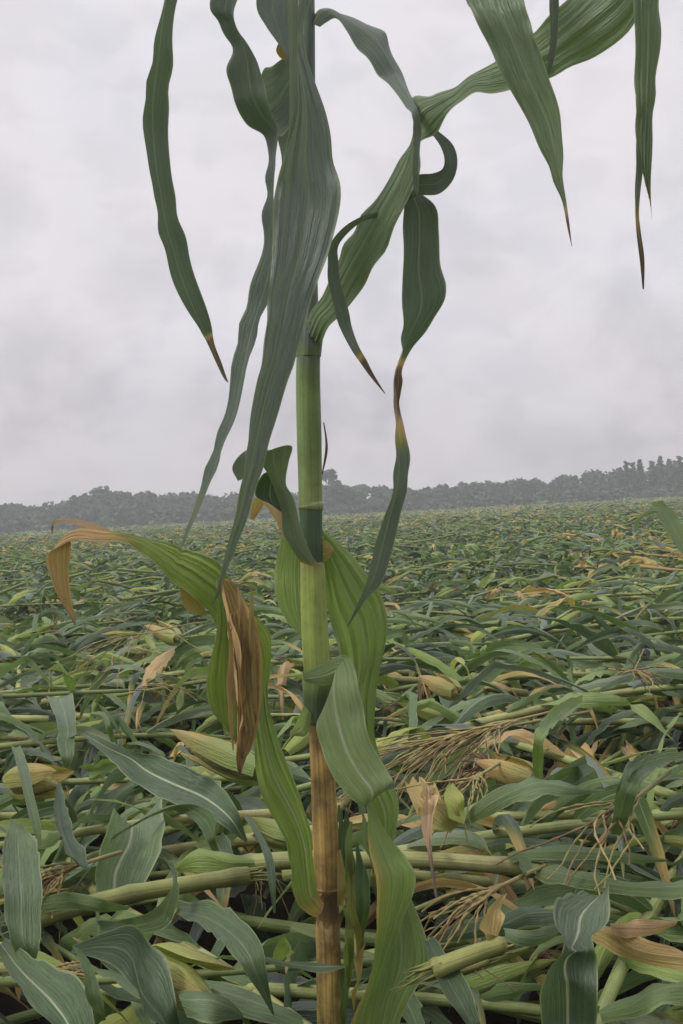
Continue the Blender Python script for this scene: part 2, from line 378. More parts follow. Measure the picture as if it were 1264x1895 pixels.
# ------------------------------------------------------------------ prototypes of the fallen plants
KINDS = [('ragged green leaves', .3, 0, 0), ('tan tassel at tip', .5, 1, 0), ('ear in pale husk', .55, 0, 1), ('yellowed leaves', .86, 0, 0),
         ('brown lower leaves', .8, 0, 1), ('tassel and ear', .2, 1, 1)]
def fallen_plant(ki, seed):
    feat, dryk, tas, ear = KINDS[ki]; rg = np.random.default_rng(seed)
    root = bpy.data.objects.new('corn_plant', None); sc.collection.objects.link(root); root.empty_display_size = .1
    L = rg.uniform(1.35, 1.7); b1, b2 = rg.normal(0, .10, 2)
    pts = [(0, 0, -.06), (L * .3, b1 * .5, 0), (L * .65, b1, .02), (L, b2, -.03)]
    ci = rg.integers(4)
    mk('stalk', stalk_parts(rg, pts, .0145, .006, STALK_G[ci], STALK_G[(ci + 1) % 4] * .8, 8), M_STALK, root)
    sp = catmull(pts, 10)
    nl = 15
    for i in range(nl):
        f = .10 + .86 * i / nl + rg.uniform(-.02, .02); p = sp[min(int(f * (len(sp) - 1)), len(sp) - 1)]
        s = 1 if i % 2 else -1; a = rg.uniform(.15, 1.25)
        up = rg.uniform(.0, .85) * (.55 if i < 3 else 1)
        dk = rg.random() * .82 if dryk < .8 else (rg.uniform(.7, 1) if rg.random() < .5 else rg.random())
        if ki == 4 and i < 5: dk = .97
        lm = rand_leaf(rg, p + np.array([0, 0, .008]), (math.cos(a), s * math.sin(a), up), dryness=dk)
        mk('leaf', lm, M_LEAF, root)
    if tas: mk('tassel', tassel_parts(rg, pts[-1], (1, b2 - b1, .12)), M_SILK, root)
    if ear:
        p = sp[len(sp) // 2] + np.array([0, .02, .012]); d = (.8, .5, .25); Le = .19
        e = mk('ear', ear_parts(rg, p, d, Le, .019, (.14, .19, .06), (.19, .22, .08)), M_DRY, root); mk('husk', husk_flaps(rg, p, d, Le, .019, .12), M_LEAF, e)
        dn = np.array(d) / np.linalg.norm(d); mk('silk', silk_parts(rg, p + dn * Le * .98, dn), M_SILK, e)
    return root
protos = [(ki, fallen_plant(ki, 100 + 7 * ki + 31 * rep)) for rep in range(2) for ki in range(6)]
def copy_tree(o, parent=None):
    c = o.copy(); sc.collection.objects.link(c)
    if parent is not None: c.parent = parent
    for ch in list(o.children): copy_tree(ch, c)
    return c
def zone(x, y):
    px = x / y * F
    side = 'below the orange leaf tip' if px < -330 else ('below the half-withered leaf' if px < 0 else ('below the leaf loop' if px < 300 else 'below the arching leaf'))
    d = 'close by' if y < 2.6 else ('a few steps out' if y < 5 else 'far out')
    return d + ', ' + side
NPL = 290; spots = []
rp = np.random.default_rng(77)
tries = 0
while len(spots) < NPL and tries < 40000:
    tries += 1
    y = 1.25 + 9.5 * rp.random() ** .75; x = rp.uniform(-1, 1) * (.46 * y + .45)
    if y < 2.3 and rp.random() < .15: continue
    if any((x - a) ** 2 + (y - b) ** 2 < (.20 + .012 * y) ** 2 for a, b, _ in spots): continue
    spots.append((x, y, 0))
spots.sort(key=lambda s: s[1])
used = set()
for i, (x, y, _) in enumerate(spots):
    k = int(rp.choice(len(protos), p=np.tile([.28, .07, .02, .06, .03, .04], 2))); ki, pr = protos[k]
    if .05 < x / y < .20 and 2.2 < y < 4.2 and rp.random() < .5:
        k = int(rp.choice([3, 4, 9, 10])); ki, pr = protos[k]
    o = pr if k not in used else copy_tree(pr); used.add(k)
    ang = rp.normal(0, .55 if y < 4 else .9) + (math.pi if rp.random() < .45 else 0)
    z = rp.uniform(.14, .36) if y < 2.0 else (rp.uniform(.24, .45) if y < 3 else rp.uniform(.30, .50))
    s = rp.uniform(.85, 1.1)
    o.rotation_euler = (rp.normal(0, .12), rp.normal(0, .05), ang); o.scale = (s, s, s)
    o.location = (x - math.cos(ang) * .75 * s, y - math.sin(ang) * .75 * s, z)
    if y < 1.7 and abs(math.sin(ang)) > .5: o.rotation_euler[2] = ang * .3 if abs(ang) < 1.6 else math.pi + (ang - math.pi) * .3
    tag(o, 'flattened corn plant, %s, %s' % (KINDS[ki][0], zone(x, y)), 'corn plant', 'corn plants flattened by the storm')
for k, (ki, pr) in enumerate(protos):
    if k not in used:
        for ch in list(pr.children_recursive): bpy.data.objects.remove(ch)
        bpy.data.objects.remove(pr)

# ------------------------------------------------------------------ the rest of the flattened crop, out to the trees
S3 = np.array([0, .25, .5, .75, 1.0]); S2 = np.array([0, .5, 1.0])
def bake(prefabs, n, posf, scalef, rg):
    Vs, Qs, Us, Cs = [], [], [], []; o = 0
    for i in range(n):
        V, Q, U, C = prefabs[rg.integers(len(prefabs))]
        a = rg.uniform(0, 6.283) if rg.random() < .5 else rg.normal(0, .6) + (math.pi if rg.random() < .5 else 0)
        c, s = math.cos(a), math.sin(a); k = scalef()
        p, kk = posf(); k = k * kk
        W = np.stack([(V[:, 0] * c - V[:, 1] * s) * k + p[0], (V[:, 0] * s + V[:, 1] * c) * k + p[1], V[:, 2] * k + p[2]], 1)
        C2 = C.copy(); pt = math.sin(p[0] * .9 + 1.3 * math.sin(p[1] * .5)) * math.cos(p[1] * .55 + p[0] * .35)
        if pt > .72 and rg.random() < .35: C2[:, 0] = np.clip(C2[:, 0] + .45, 0, .85)
        C2[:, 1] = np.clip(C2[:, 1] + rg.normal(0, .12), .03, .95)
        Vs.append(W); Qs.append(Q + o); Us.append(U); Cs.append(C2); o += len(V)
    return np.vstack(Vs), np.vstack(Qs), np.vstack(Us), np.vstack(Cs)
rf = np.random.default_rng(3)
def pref(m, n, S, lo=.1, hi=1.0):
    out = []
    for q in range(m):
        out.append(rand_leaf(rf, (0, 0, 0), (1, rf.normal(0, .3), rf.uniform(lo, hi)), n=n, S=S, floor=-.12, L=rf.uniform(.2, .5), W=rf.uniform(.026, .062), curl=rf.uniform(1.2, 4.2), dryness=rf.random() * .80 if rf.random() < .95 else .95))
    for q in range(max(1, m // 9)):            # bare pale stalk pieces
        l = rf.uniform(.4, .9); pts = [(0, 0, -.02), (l * .5, rf.normal(0, .03), .02), (l, 0, rf.uniform(-.08, .1))]
        V, Q, U, C = tube(pts, .0125, 5, np.tile((.22, .75, .0, 0), (3, 1)), cap=False); out.append((V, Q, U, C))
    return out
def pos_band(y0, y1, zlo, zhi, slope, grow=0.):
    def f():
        y = math.sqrt(rf.uniform(y0 * y0, y1 * y1)); x = rf.uniform(-1, 1) * (slope * y + 1.5)
        hump = .05 * math.sin(x * 1.7 + y * .9) + .04 * math.sin(y * 2.3 - x)
        return (x, y, rf.uniform(zlo, zhi) + hump), 1 + grow * y
    return f
partsA = bake(pref(110, 10, S3), 24000, pos_band(8, 26, .30, .58, .44), lambda: rf.uniform(.8, 1.15), rf)
partsB = bake(pref(50, 7, S2), 26000, pos_band(24, 70, .36, .60, .42, .006), lambda: rf.uniform(.8, 1.2), rf)
partsC = bake(pref(30, 4, S2, .3, 1.4), 16000, pos_band(65, 142, .40, .62, .42, .010), lambda: rf.uniform(.9, 1.4), rf)
V, Q, U, C = join([partsA, partsB, partsC])
crop = link('flattened_crop', raw_mesh('flattened_crop', V, Q, U, C), M_LEAF)
tag(crop, 'flattened corn crop spreading away in a green tangle to the far trees', 'crop', kind='stuff')
V, Q, U, C = bake(pref(40, 8, S3), 2600, pos_band(.9, 8.5, .04, .22, .46), lambda: rf.uniform(.8, 1.2), rf)
C[:, 1] *= .55  # tint lowered, painting the shade of the gaps into these leaves
low = link('leaf_litter', raw_mesh('leaf_litter', V, Q, U, C), M_LEAF)
tag(low, 'trampled leaves on the soil showing through gaps in the crop', 'leaf litter', kind='stuff')
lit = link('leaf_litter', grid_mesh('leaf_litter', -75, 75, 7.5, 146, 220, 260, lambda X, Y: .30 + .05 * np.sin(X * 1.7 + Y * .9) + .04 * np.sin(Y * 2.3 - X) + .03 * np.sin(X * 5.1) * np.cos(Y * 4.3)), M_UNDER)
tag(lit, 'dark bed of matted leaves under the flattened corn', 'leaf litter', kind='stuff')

# ------------------------------------------------------------------ far trees
def crown_mesh(seed, lobes, n, leaf, stretch):
    rg = np.random.default_rng(seed); Vs = []
    for k in range(n):
        cx, cy, cz, r = lobes[rg.integers(len(lobes))]
        d = rg.normal(0, 1, 3); d /= np.linalg.norm(d); q = r * rg.uniform(.55, 1.08)
        c = np.array([cx, cy, cz]) + d * q * (1, 1, stretch)
        a = rg.normal(0, 1, 3); a /= np.linalg.norm(a); b = np.cross(a, rg.normal(0, 1, 3)); b /= np.linalg.norm(b)
        s = leaf * rg.uniform(.6, 1.3); Vs += [c - a * s - b * s * .5, c + a * s * .3 - b * s, c + a * s + b * s * .5, c - a * s * .3 + b * s]
    return raw_mesh('crown', np.array(Vs), np.arange(4 * n).reshape(-1, 4), smooth=False)
def tree_proto(kind, seed):
    rg = np.random.default_rng(seed)
    root = bpy.data.objects.new('tree', None); sc.collection.objects.link(root); H = 5.0
    if kind == 'round': lobes = [(rg.normal(0, .75), rg.normal(0, .6), rg.uniform(.7, 4.1), rg.uniform(.7, 1.1)) for _ in range(12)]; cm = crown_mesh(seed, lobes, 1150, .26, 1.0)
    elif kind == 'spindly': lobes = [(rg.normal(0, .34 - .055 * z), rg.normal(0, .34 - .055 * z), z, .24 - .03 * z) for z in rg.uniform(.8, 5.2, 70)]; cm = crown_mesh(seed, lobes, 620, .10, 1.5)
    elif kind == 'tuft': lobes = [(rg.normal(0, .5), rg.normal(0, .4), rg.uniform(3.9, 4.9), .38) for _ in range(6)] + [(rg.normal(0, .6), 0, rg.uniform(.8, 3.3), .75) for _ in range(9)]; cm = crown_mesh(seed, lobes, 900, .16, .8)
    else: lobes = [(rg.normal(0, .9), rg.normal(0, .5), rg.uniform(.5, 1.1), rg.uniform(.45, .8)) for _ in range(8)]; cm = crown_mesh(seed, lobes, 600, .17, .8); H = 1.6
    link('crown', cm, M_CROWN, root)
    tp = [(0, 0, 0), (.06, 0, H * .35), (-.04, .03, H * .7), (.02, 0, H * .9)]
    V, Q, U, C = tube(catmull(tp, 3), np.linspace(.13, .035, 10), 6)
    parts = [(V, Q, U, None)]
    for b in range(4):
        z = H * rg.uniform(.3, .75); a = rg.uniform(0, 6.28); parts.append(tube([(0, 0, z), (math.cos(a) * .4, math.sin(a) * .4, z + .4), (math.cos(a) * .75, math.sin(a) * .75, z + .7)], np.array([.05, .035, .015]), 5))
    V, Q, U, _ = join([(a, b, c, None) for a, b, c, _ in parts])
    link('trunk', raw_mesh('trunk', V, Q, U), M_BARK, root)
    return root
TP = {k: [tree_proto(k, 40 + 9 * i + len(k)) for i in range(n)] for k, n in (('round', 5), ('spindly', 3), ('tuft', 1), ('bush', 3))}
tused = set()
HOR = lambda px: CY - (px - CX) * math.tan(ROLL)
def place_tree(kind, px, y, top, label, group, name='tree', wide=1.0):
    q = TP[kind][rt.integers(len(TP[kind]))]
    o = q if q.name not in tused else copy_tree(q); tused.add(q.name)
    h = CAMZ + top / F * y; base = {'round': 5.0, 'spindly': 5.3, 'tuft': 5.2, 'bush': 1.75}[kind]
    k = h / base; o.location = ((px - CX) / F * y, y, 0); o.scale = (k * wide, k * wide, k); o.rotation_euler = (0, 0, rt.uniform(0, 6.28))
    o.name = name
    tag(o, label, 'bush' if kind == 'bush' else 'tree', group)
rt = np.random.default_rng(21)
TOPS = [(-500, 50), (0, 50), (60, 46), (100, 40), (130, 54), (190, 64), (250, 58), (330, 48), (430, 44), (520, 42), (620, 44), (700, 42), (800, 40), (900, 43), (1000, 42), (1080, 42), (1130, 47), (1200, 54), (1300, 64), (1800, 56)]
def top_at(px): return np.interp(px, [a for a, _ in TOPS], [b for _, b in TOPS])
for k in range(60):
    px = -330 + k * 33 + rt.uniform(-8, 8)
    place_tree('round', px, rt.uniform(150, 158), top_at(px) + rt.normal(0, 2.2), 'rounded hazy tree in the far wood edge beyond the field', 'trees of the far wood', wide=1.15)
for k in range(46):
    px = -330 + k * 43 + rt.uniform(-14, 14)
    place_tree('round', px, rt.uniform(162, 172), top_at(px) + rt.normal(1, 3.5), 'rounded hazy tree standing deeper inside the far wood', 'trees deeper in the far wood', wide=1.3)
for px, t in ((1150, 55), (1163, 66), (1175, 63), (1188, 68), (1210, 64), (1226, 72), (1243, 66), (1262, 70), (1290, 70)):
    place_tree('spindly', px, rt.uniform(146, 149), t, 'thin spindly tree standing taller than the even wood edge', 'spindly trees at the end of the wood', wide=1.7)
for px, t in ((598, 58), (617, 62), (634, 55)):
    place_tree('round', px, 151, t, 'rounded hazy tree in the far wood edge beyond the field', 'trees of the far wood')
place_tree('tuft', 612, 147, 82, 'lone tree with a tufted top rising beside the corn stalk', 'tree')
for k in range(34):
    px = -250 + k * 53 + rt.uniform(-20, 20)
    place_tree('bush', px, rt.uniform(140, 147), rt.uniform(12, 26) + (8 if px < 520 else 0), 'low dark bush growing along the field edge before the trees', 'bushes along the field edge', 'bush', wide=1.3)
for ls in TP.values():
    for q in ls:
        if q.name not in tused and 'label' not in q.keys():
            for ch in list(q.children): bpy.data.objects.remove(ch)
            bpy.data.objects.remove(q)

# ------------------------------------------------------------------ the standing corn plant
BASE = P(652, 2721, 1.27); BASE[2] = 0
plant = empty('corn_plant', BASE, 'tall battered corn plant standing alone with twisted hanging leaves', 'corn plant')
def stations(st, d0=1.26, W=.058, sgn=1, fill=.7):
    """rows (lx, ly, rx, ry[, d[, dryL, dryR]]) -> edge curves in the world; the blade is turned in depth to its real width"""
    out = []; d = d0; n = len(st)
    for i, r in enumerate(st):
        lx, ly, rx, ry = r[:4]
        if len(r) > 4 and r[4] is not None: d = r[4]
        dl, dr = (r[5], r[6]) if len(r) > 6 else (0., 0.)
        v = i / (n - 1); wpx = math.hypot(rx - lx, ry - ly) * d / F
        Wt = W * min(1, .5 + 2.5 * v) * max(0, 1 - v ** 3) ** .7
        dd = sgn * fill * math.sqrt(max(0, Wt * Wt - wpx * wpx))
        out.append(np.concatenate([P(lx, ly, d - dd / 2), P(rx, ry, d + dd / 2), [dl, dr]]))
    return out
leafn = [0]
def leaf(st, d=1.26, G=.4, B=.0, W=.058, sgn=1, fill=.7, fold=.12, ripple=.035, sub=6, name='leaf', parent=None, mat=None, label=None, base=None, rib=.3, wl=.055, pleat=0., npl=5, rag=0.):
    A = catmull(stations(st, d, W, sgn, fill), sub); leafn[0] += 1
    b = BASE if base is None else base
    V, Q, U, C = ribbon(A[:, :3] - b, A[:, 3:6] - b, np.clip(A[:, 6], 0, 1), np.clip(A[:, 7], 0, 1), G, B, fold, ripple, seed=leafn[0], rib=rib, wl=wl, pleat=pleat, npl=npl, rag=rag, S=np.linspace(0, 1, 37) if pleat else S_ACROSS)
    o = link(name, raw_mesh(name, V, Q, U, C), mat or M_LEAF, parent or plant)
    if label: o['label'] = label
    return o
# stalk: (y, x centre, width px, colour)
BR, BR2, DK = (.37, .245, .078), (.27, .175, .058), (.12, .08, .034)
YG, G1, G2, G3 = (.28, .35, .085), (.17, .245, .08), (.07, .115, .055), (.14, .18, .135)
ST = [(2900, 655, 50, BR2), (2300, 632, 49, BR2), (1960, 615, 48, (.24, .18, .05)), (1895, 612, 47, (.33, .25, .06)), (1800, 609, 45, BR), (1720, 607, 44, BR2), (1690, 606, 43, DK), (1652, 605, 43, DK), (1643, 605, 50, BR2), (1634, 605, 45, DK),
      (1600, 603, 44, BR2), (1500, 599, 43, BR), (1400, 594, 40, BR), (1330, 588, 38, DK), (1250, 585, 40, G2), (1100, 579, 42, G1), (1050, 577, 41, G2), (1000, 576, 42, G2), (950, 575, 43, G2),  # dark stop above the brown stretch paints the shadow under the flared sheath
      (942, 575, 45.5, (.19, .23, .08)), (936, 575, 47, (.24, .27, .11)), (928, 574, 44.5, (.20, .255, .085)), (900, 574, 44, (.20, .26, .085)), (800, 572, 46, G1), (700, 570, 45, G1), (640, 571, 43, G3), (560, 570, 38, G3), (400, 568, 36, G3), (200, 567, 33, G3), (60, 567, 32, G3), (-150, 565, 30, G3), (-420, 560, 24, G3), (-640, 552, 16, G3)]
A = catmull([np.concatenate([P(x, y, 1.27), [wd / 2 * 1.27 / F], c]) for y, x, wd, c in ST], 5)
A = A[A[:, 2] > -.01]
V, Q, U, C = tube(A[:, :3] - BASE, A[:, 3], 20, A[:, 4:7]); link('stalk', raw_mesh('stalk', V, Q, U, C), M_STALK, plant)
def sheath(rows, name, mat, open_to=None, d=1.27, arc=(0, 6.2832), rag=0., seed=0, label=None):
    rg = np.random.default_rng(seed); rows_ = catmull([np.concatenate([P(x, y, d), [wd / 2 * d / F], c]) for y, x, wd, c in rows], 5); n = len(rows_); k = 28
    th = np.linspace(arc[0], arc[1], k); V, U, C = [], [], []
    for i, r in enumerate(rows_):
        for j, t in enumerate(th):
            rr = r[3] * (1 + .03 * math.sin(5 * t + i * .1)); z = rag * rg.uniform(-1, 1) * (i in (0, n - 1))
            V.append(r[:3] + rr * (math.cos(t) * RIGHT - math.sin(t) * FWD) + UP * z); U.append((t / 6.28, i * .01)); C.append(r[4:7])
    i, j = np.meshgrid(np.arange(n - 1), np.arange(k - 1), indexing='ij'); a = (i * k + j).ravel()
    o = link(name, raw_mesh(name, np.array(V) - BASE, np.stack([a, a + 1, a + k + 1, a + k], 1), np.array(U), np.array(C)), mat, plant)
    if label: o['label'] = label
    return o
sheath([(1262, 588, 48, (.15, .165, .05)), (1200, 584, 50, YG), (1120, 580, 48, YG), (1060, 578, 46, (.28, .33, .085)), (1040, 577, 45, (.32, .31, .11))], 'sheath', M_STALK, seed=1, label='pale yellow-green sheath')
sheath([(1335, 586, 44, G2), (1290, 588, 54, (.07, .10, .04)), (1262, 592, 66, G1), (1240, 596, 76, (.17, .18, .06))], 'sheath', M_STALK, seed=2, label='flared dark green sheath')
sheath([(1648, 605, 47, BR2), (1600, 604, 48, BR), (1500, 600, 47, (.40, .26, .085)), (1420, 596, 44, BR), (1360, 591, 40, BR2)], 'sheath', M_DRY, rag=.004, seed=3, label='brown dried sheath')
sheath([(2400, 636, 54, BR2), (1960, 616, 53, (.36, .27, .065)), (1850, 611, 51, (.38, .28, .08)), (1760, 609, 49, BR), (1705, 605, 47, (.44, .31, .12))], 'sheath', M_DRY, arc=(.5, 5.4), rag=.006, seed=4, label='split tan sheath')
sheath([(660, 571, 46, G1), (630, 572, 50, G3), (600, 575, 54, G3)], 'sheath', M_STALK, seed=5, arc=(-.4, 3.6))
rs0 = np.random.default_rng(31)
# leaves, traced edge by edge with their own depths
D1 = 1.0
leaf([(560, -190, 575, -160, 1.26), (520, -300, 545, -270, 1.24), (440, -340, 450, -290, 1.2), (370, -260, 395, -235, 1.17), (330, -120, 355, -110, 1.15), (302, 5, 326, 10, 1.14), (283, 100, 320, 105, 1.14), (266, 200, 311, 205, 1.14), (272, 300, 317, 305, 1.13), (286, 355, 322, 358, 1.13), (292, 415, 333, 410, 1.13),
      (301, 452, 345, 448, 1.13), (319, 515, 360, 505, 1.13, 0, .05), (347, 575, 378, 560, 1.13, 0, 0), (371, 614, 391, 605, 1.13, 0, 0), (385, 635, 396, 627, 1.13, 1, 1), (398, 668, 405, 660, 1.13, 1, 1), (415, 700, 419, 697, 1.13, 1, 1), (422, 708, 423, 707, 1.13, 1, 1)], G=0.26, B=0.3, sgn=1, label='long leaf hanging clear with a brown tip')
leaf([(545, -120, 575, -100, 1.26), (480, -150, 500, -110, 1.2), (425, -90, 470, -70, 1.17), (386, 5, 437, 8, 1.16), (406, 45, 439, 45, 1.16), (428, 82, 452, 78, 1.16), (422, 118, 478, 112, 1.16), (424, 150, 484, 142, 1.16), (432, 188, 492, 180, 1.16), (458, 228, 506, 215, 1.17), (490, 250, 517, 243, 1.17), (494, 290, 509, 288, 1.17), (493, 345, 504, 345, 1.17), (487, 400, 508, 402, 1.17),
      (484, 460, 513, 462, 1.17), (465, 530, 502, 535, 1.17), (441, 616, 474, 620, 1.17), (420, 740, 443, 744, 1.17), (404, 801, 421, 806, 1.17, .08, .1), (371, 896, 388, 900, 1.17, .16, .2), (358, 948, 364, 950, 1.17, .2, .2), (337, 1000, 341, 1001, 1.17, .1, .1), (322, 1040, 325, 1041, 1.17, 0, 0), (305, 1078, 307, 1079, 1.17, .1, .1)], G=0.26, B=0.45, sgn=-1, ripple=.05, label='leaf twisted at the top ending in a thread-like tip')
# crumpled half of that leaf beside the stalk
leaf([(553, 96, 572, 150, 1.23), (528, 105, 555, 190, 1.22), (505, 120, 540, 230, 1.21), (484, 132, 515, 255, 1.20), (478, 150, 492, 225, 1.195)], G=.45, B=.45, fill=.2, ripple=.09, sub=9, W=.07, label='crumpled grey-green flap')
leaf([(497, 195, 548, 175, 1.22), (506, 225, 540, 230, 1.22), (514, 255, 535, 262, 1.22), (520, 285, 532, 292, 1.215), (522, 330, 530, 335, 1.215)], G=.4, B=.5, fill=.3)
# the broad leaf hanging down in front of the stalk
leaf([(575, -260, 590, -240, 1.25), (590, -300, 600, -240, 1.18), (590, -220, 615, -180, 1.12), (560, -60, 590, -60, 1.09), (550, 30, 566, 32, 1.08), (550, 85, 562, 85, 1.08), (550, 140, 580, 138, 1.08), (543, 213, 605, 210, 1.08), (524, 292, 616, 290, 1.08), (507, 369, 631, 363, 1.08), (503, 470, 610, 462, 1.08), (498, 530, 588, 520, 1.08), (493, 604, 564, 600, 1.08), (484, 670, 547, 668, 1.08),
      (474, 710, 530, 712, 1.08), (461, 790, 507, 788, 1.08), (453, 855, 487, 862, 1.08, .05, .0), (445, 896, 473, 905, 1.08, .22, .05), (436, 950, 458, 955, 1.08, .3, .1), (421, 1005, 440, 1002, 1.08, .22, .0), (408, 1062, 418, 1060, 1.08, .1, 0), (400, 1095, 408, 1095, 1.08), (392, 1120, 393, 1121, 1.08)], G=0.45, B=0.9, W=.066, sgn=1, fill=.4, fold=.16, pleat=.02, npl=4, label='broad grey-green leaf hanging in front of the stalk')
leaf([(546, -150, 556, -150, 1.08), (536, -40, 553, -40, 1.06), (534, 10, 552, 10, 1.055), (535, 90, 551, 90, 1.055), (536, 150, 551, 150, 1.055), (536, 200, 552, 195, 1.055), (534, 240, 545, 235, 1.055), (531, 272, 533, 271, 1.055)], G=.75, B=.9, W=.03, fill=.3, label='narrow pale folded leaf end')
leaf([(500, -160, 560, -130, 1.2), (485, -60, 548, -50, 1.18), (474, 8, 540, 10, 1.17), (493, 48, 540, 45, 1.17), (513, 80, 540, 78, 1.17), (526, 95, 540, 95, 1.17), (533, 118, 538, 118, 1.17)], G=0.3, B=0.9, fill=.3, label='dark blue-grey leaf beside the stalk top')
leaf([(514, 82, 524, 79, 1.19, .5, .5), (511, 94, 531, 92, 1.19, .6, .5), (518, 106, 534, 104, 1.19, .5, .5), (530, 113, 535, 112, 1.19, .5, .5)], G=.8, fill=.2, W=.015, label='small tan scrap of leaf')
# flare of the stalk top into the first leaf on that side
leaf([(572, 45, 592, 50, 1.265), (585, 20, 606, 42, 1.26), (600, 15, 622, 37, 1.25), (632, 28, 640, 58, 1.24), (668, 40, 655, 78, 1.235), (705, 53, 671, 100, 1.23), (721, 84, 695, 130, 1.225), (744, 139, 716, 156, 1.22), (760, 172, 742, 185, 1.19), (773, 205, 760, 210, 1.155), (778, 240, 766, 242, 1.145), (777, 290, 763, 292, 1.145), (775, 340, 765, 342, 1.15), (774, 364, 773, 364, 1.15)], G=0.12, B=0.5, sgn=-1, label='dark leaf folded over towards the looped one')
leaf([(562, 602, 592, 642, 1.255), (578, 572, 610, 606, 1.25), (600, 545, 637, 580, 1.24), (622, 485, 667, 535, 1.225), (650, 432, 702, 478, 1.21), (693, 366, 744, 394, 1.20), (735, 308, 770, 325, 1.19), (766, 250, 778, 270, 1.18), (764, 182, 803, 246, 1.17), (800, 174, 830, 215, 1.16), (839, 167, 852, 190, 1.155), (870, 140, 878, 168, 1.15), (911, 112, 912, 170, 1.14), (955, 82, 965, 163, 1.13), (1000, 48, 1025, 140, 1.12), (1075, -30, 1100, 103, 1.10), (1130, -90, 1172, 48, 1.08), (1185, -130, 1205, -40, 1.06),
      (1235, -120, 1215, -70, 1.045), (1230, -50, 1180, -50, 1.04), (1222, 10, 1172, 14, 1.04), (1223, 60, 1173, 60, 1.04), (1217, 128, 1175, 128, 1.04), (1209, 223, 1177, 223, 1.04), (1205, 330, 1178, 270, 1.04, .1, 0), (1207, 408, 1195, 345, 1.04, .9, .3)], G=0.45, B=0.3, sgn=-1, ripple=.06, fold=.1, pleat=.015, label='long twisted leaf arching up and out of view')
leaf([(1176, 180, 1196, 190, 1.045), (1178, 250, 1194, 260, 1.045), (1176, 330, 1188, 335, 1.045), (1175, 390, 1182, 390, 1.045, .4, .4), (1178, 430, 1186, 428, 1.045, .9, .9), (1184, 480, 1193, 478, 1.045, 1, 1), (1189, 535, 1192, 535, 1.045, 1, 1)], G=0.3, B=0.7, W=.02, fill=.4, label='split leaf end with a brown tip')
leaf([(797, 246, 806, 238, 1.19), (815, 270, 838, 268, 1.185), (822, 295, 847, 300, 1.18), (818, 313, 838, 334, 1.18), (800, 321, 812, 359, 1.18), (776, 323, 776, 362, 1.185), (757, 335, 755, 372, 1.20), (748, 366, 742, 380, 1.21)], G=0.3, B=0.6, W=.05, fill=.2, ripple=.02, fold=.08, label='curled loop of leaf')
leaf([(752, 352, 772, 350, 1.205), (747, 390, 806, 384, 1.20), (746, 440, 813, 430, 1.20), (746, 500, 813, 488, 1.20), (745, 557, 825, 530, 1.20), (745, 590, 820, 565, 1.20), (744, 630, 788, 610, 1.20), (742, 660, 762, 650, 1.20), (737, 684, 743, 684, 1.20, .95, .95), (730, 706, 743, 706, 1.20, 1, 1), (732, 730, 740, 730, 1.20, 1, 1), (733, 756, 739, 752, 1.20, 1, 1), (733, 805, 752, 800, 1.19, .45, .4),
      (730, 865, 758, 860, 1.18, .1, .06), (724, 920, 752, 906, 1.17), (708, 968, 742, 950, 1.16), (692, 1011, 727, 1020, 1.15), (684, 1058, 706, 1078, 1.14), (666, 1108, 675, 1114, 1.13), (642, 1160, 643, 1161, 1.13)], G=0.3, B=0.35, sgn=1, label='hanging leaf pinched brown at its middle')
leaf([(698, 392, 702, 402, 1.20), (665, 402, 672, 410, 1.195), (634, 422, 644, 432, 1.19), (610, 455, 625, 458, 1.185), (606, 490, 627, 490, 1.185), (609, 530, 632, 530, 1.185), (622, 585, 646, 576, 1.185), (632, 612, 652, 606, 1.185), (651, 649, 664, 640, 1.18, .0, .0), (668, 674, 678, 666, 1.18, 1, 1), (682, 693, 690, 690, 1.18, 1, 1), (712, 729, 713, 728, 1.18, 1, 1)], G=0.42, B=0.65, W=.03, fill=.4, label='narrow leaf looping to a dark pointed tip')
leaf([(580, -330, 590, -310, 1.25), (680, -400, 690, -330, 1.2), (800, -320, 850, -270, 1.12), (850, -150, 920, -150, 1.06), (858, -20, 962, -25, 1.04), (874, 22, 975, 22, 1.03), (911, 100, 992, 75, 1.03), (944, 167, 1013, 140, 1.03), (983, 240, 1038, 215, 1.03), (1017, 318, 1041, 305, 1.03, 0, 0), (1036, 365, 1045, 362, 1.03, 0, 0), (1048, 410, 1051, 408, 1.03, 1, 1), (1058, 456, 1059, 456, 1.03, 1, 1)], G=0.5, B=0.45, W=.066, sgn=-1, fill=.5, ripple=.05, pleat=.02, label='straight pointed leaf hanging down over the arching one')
leaf([(1010, -180, 1030, -180, 1.05), (1014, -60, 1033, -60, 1.04), (1017, 10, 1034, 10, 1.035), (1018, 70, 1032, 70, 1.035), (1014, 110, 1026, 110, 1.035), (1012, 145, 1014, 145, 1.035)], G=.4, B=.6, W=.03, fill=.3)
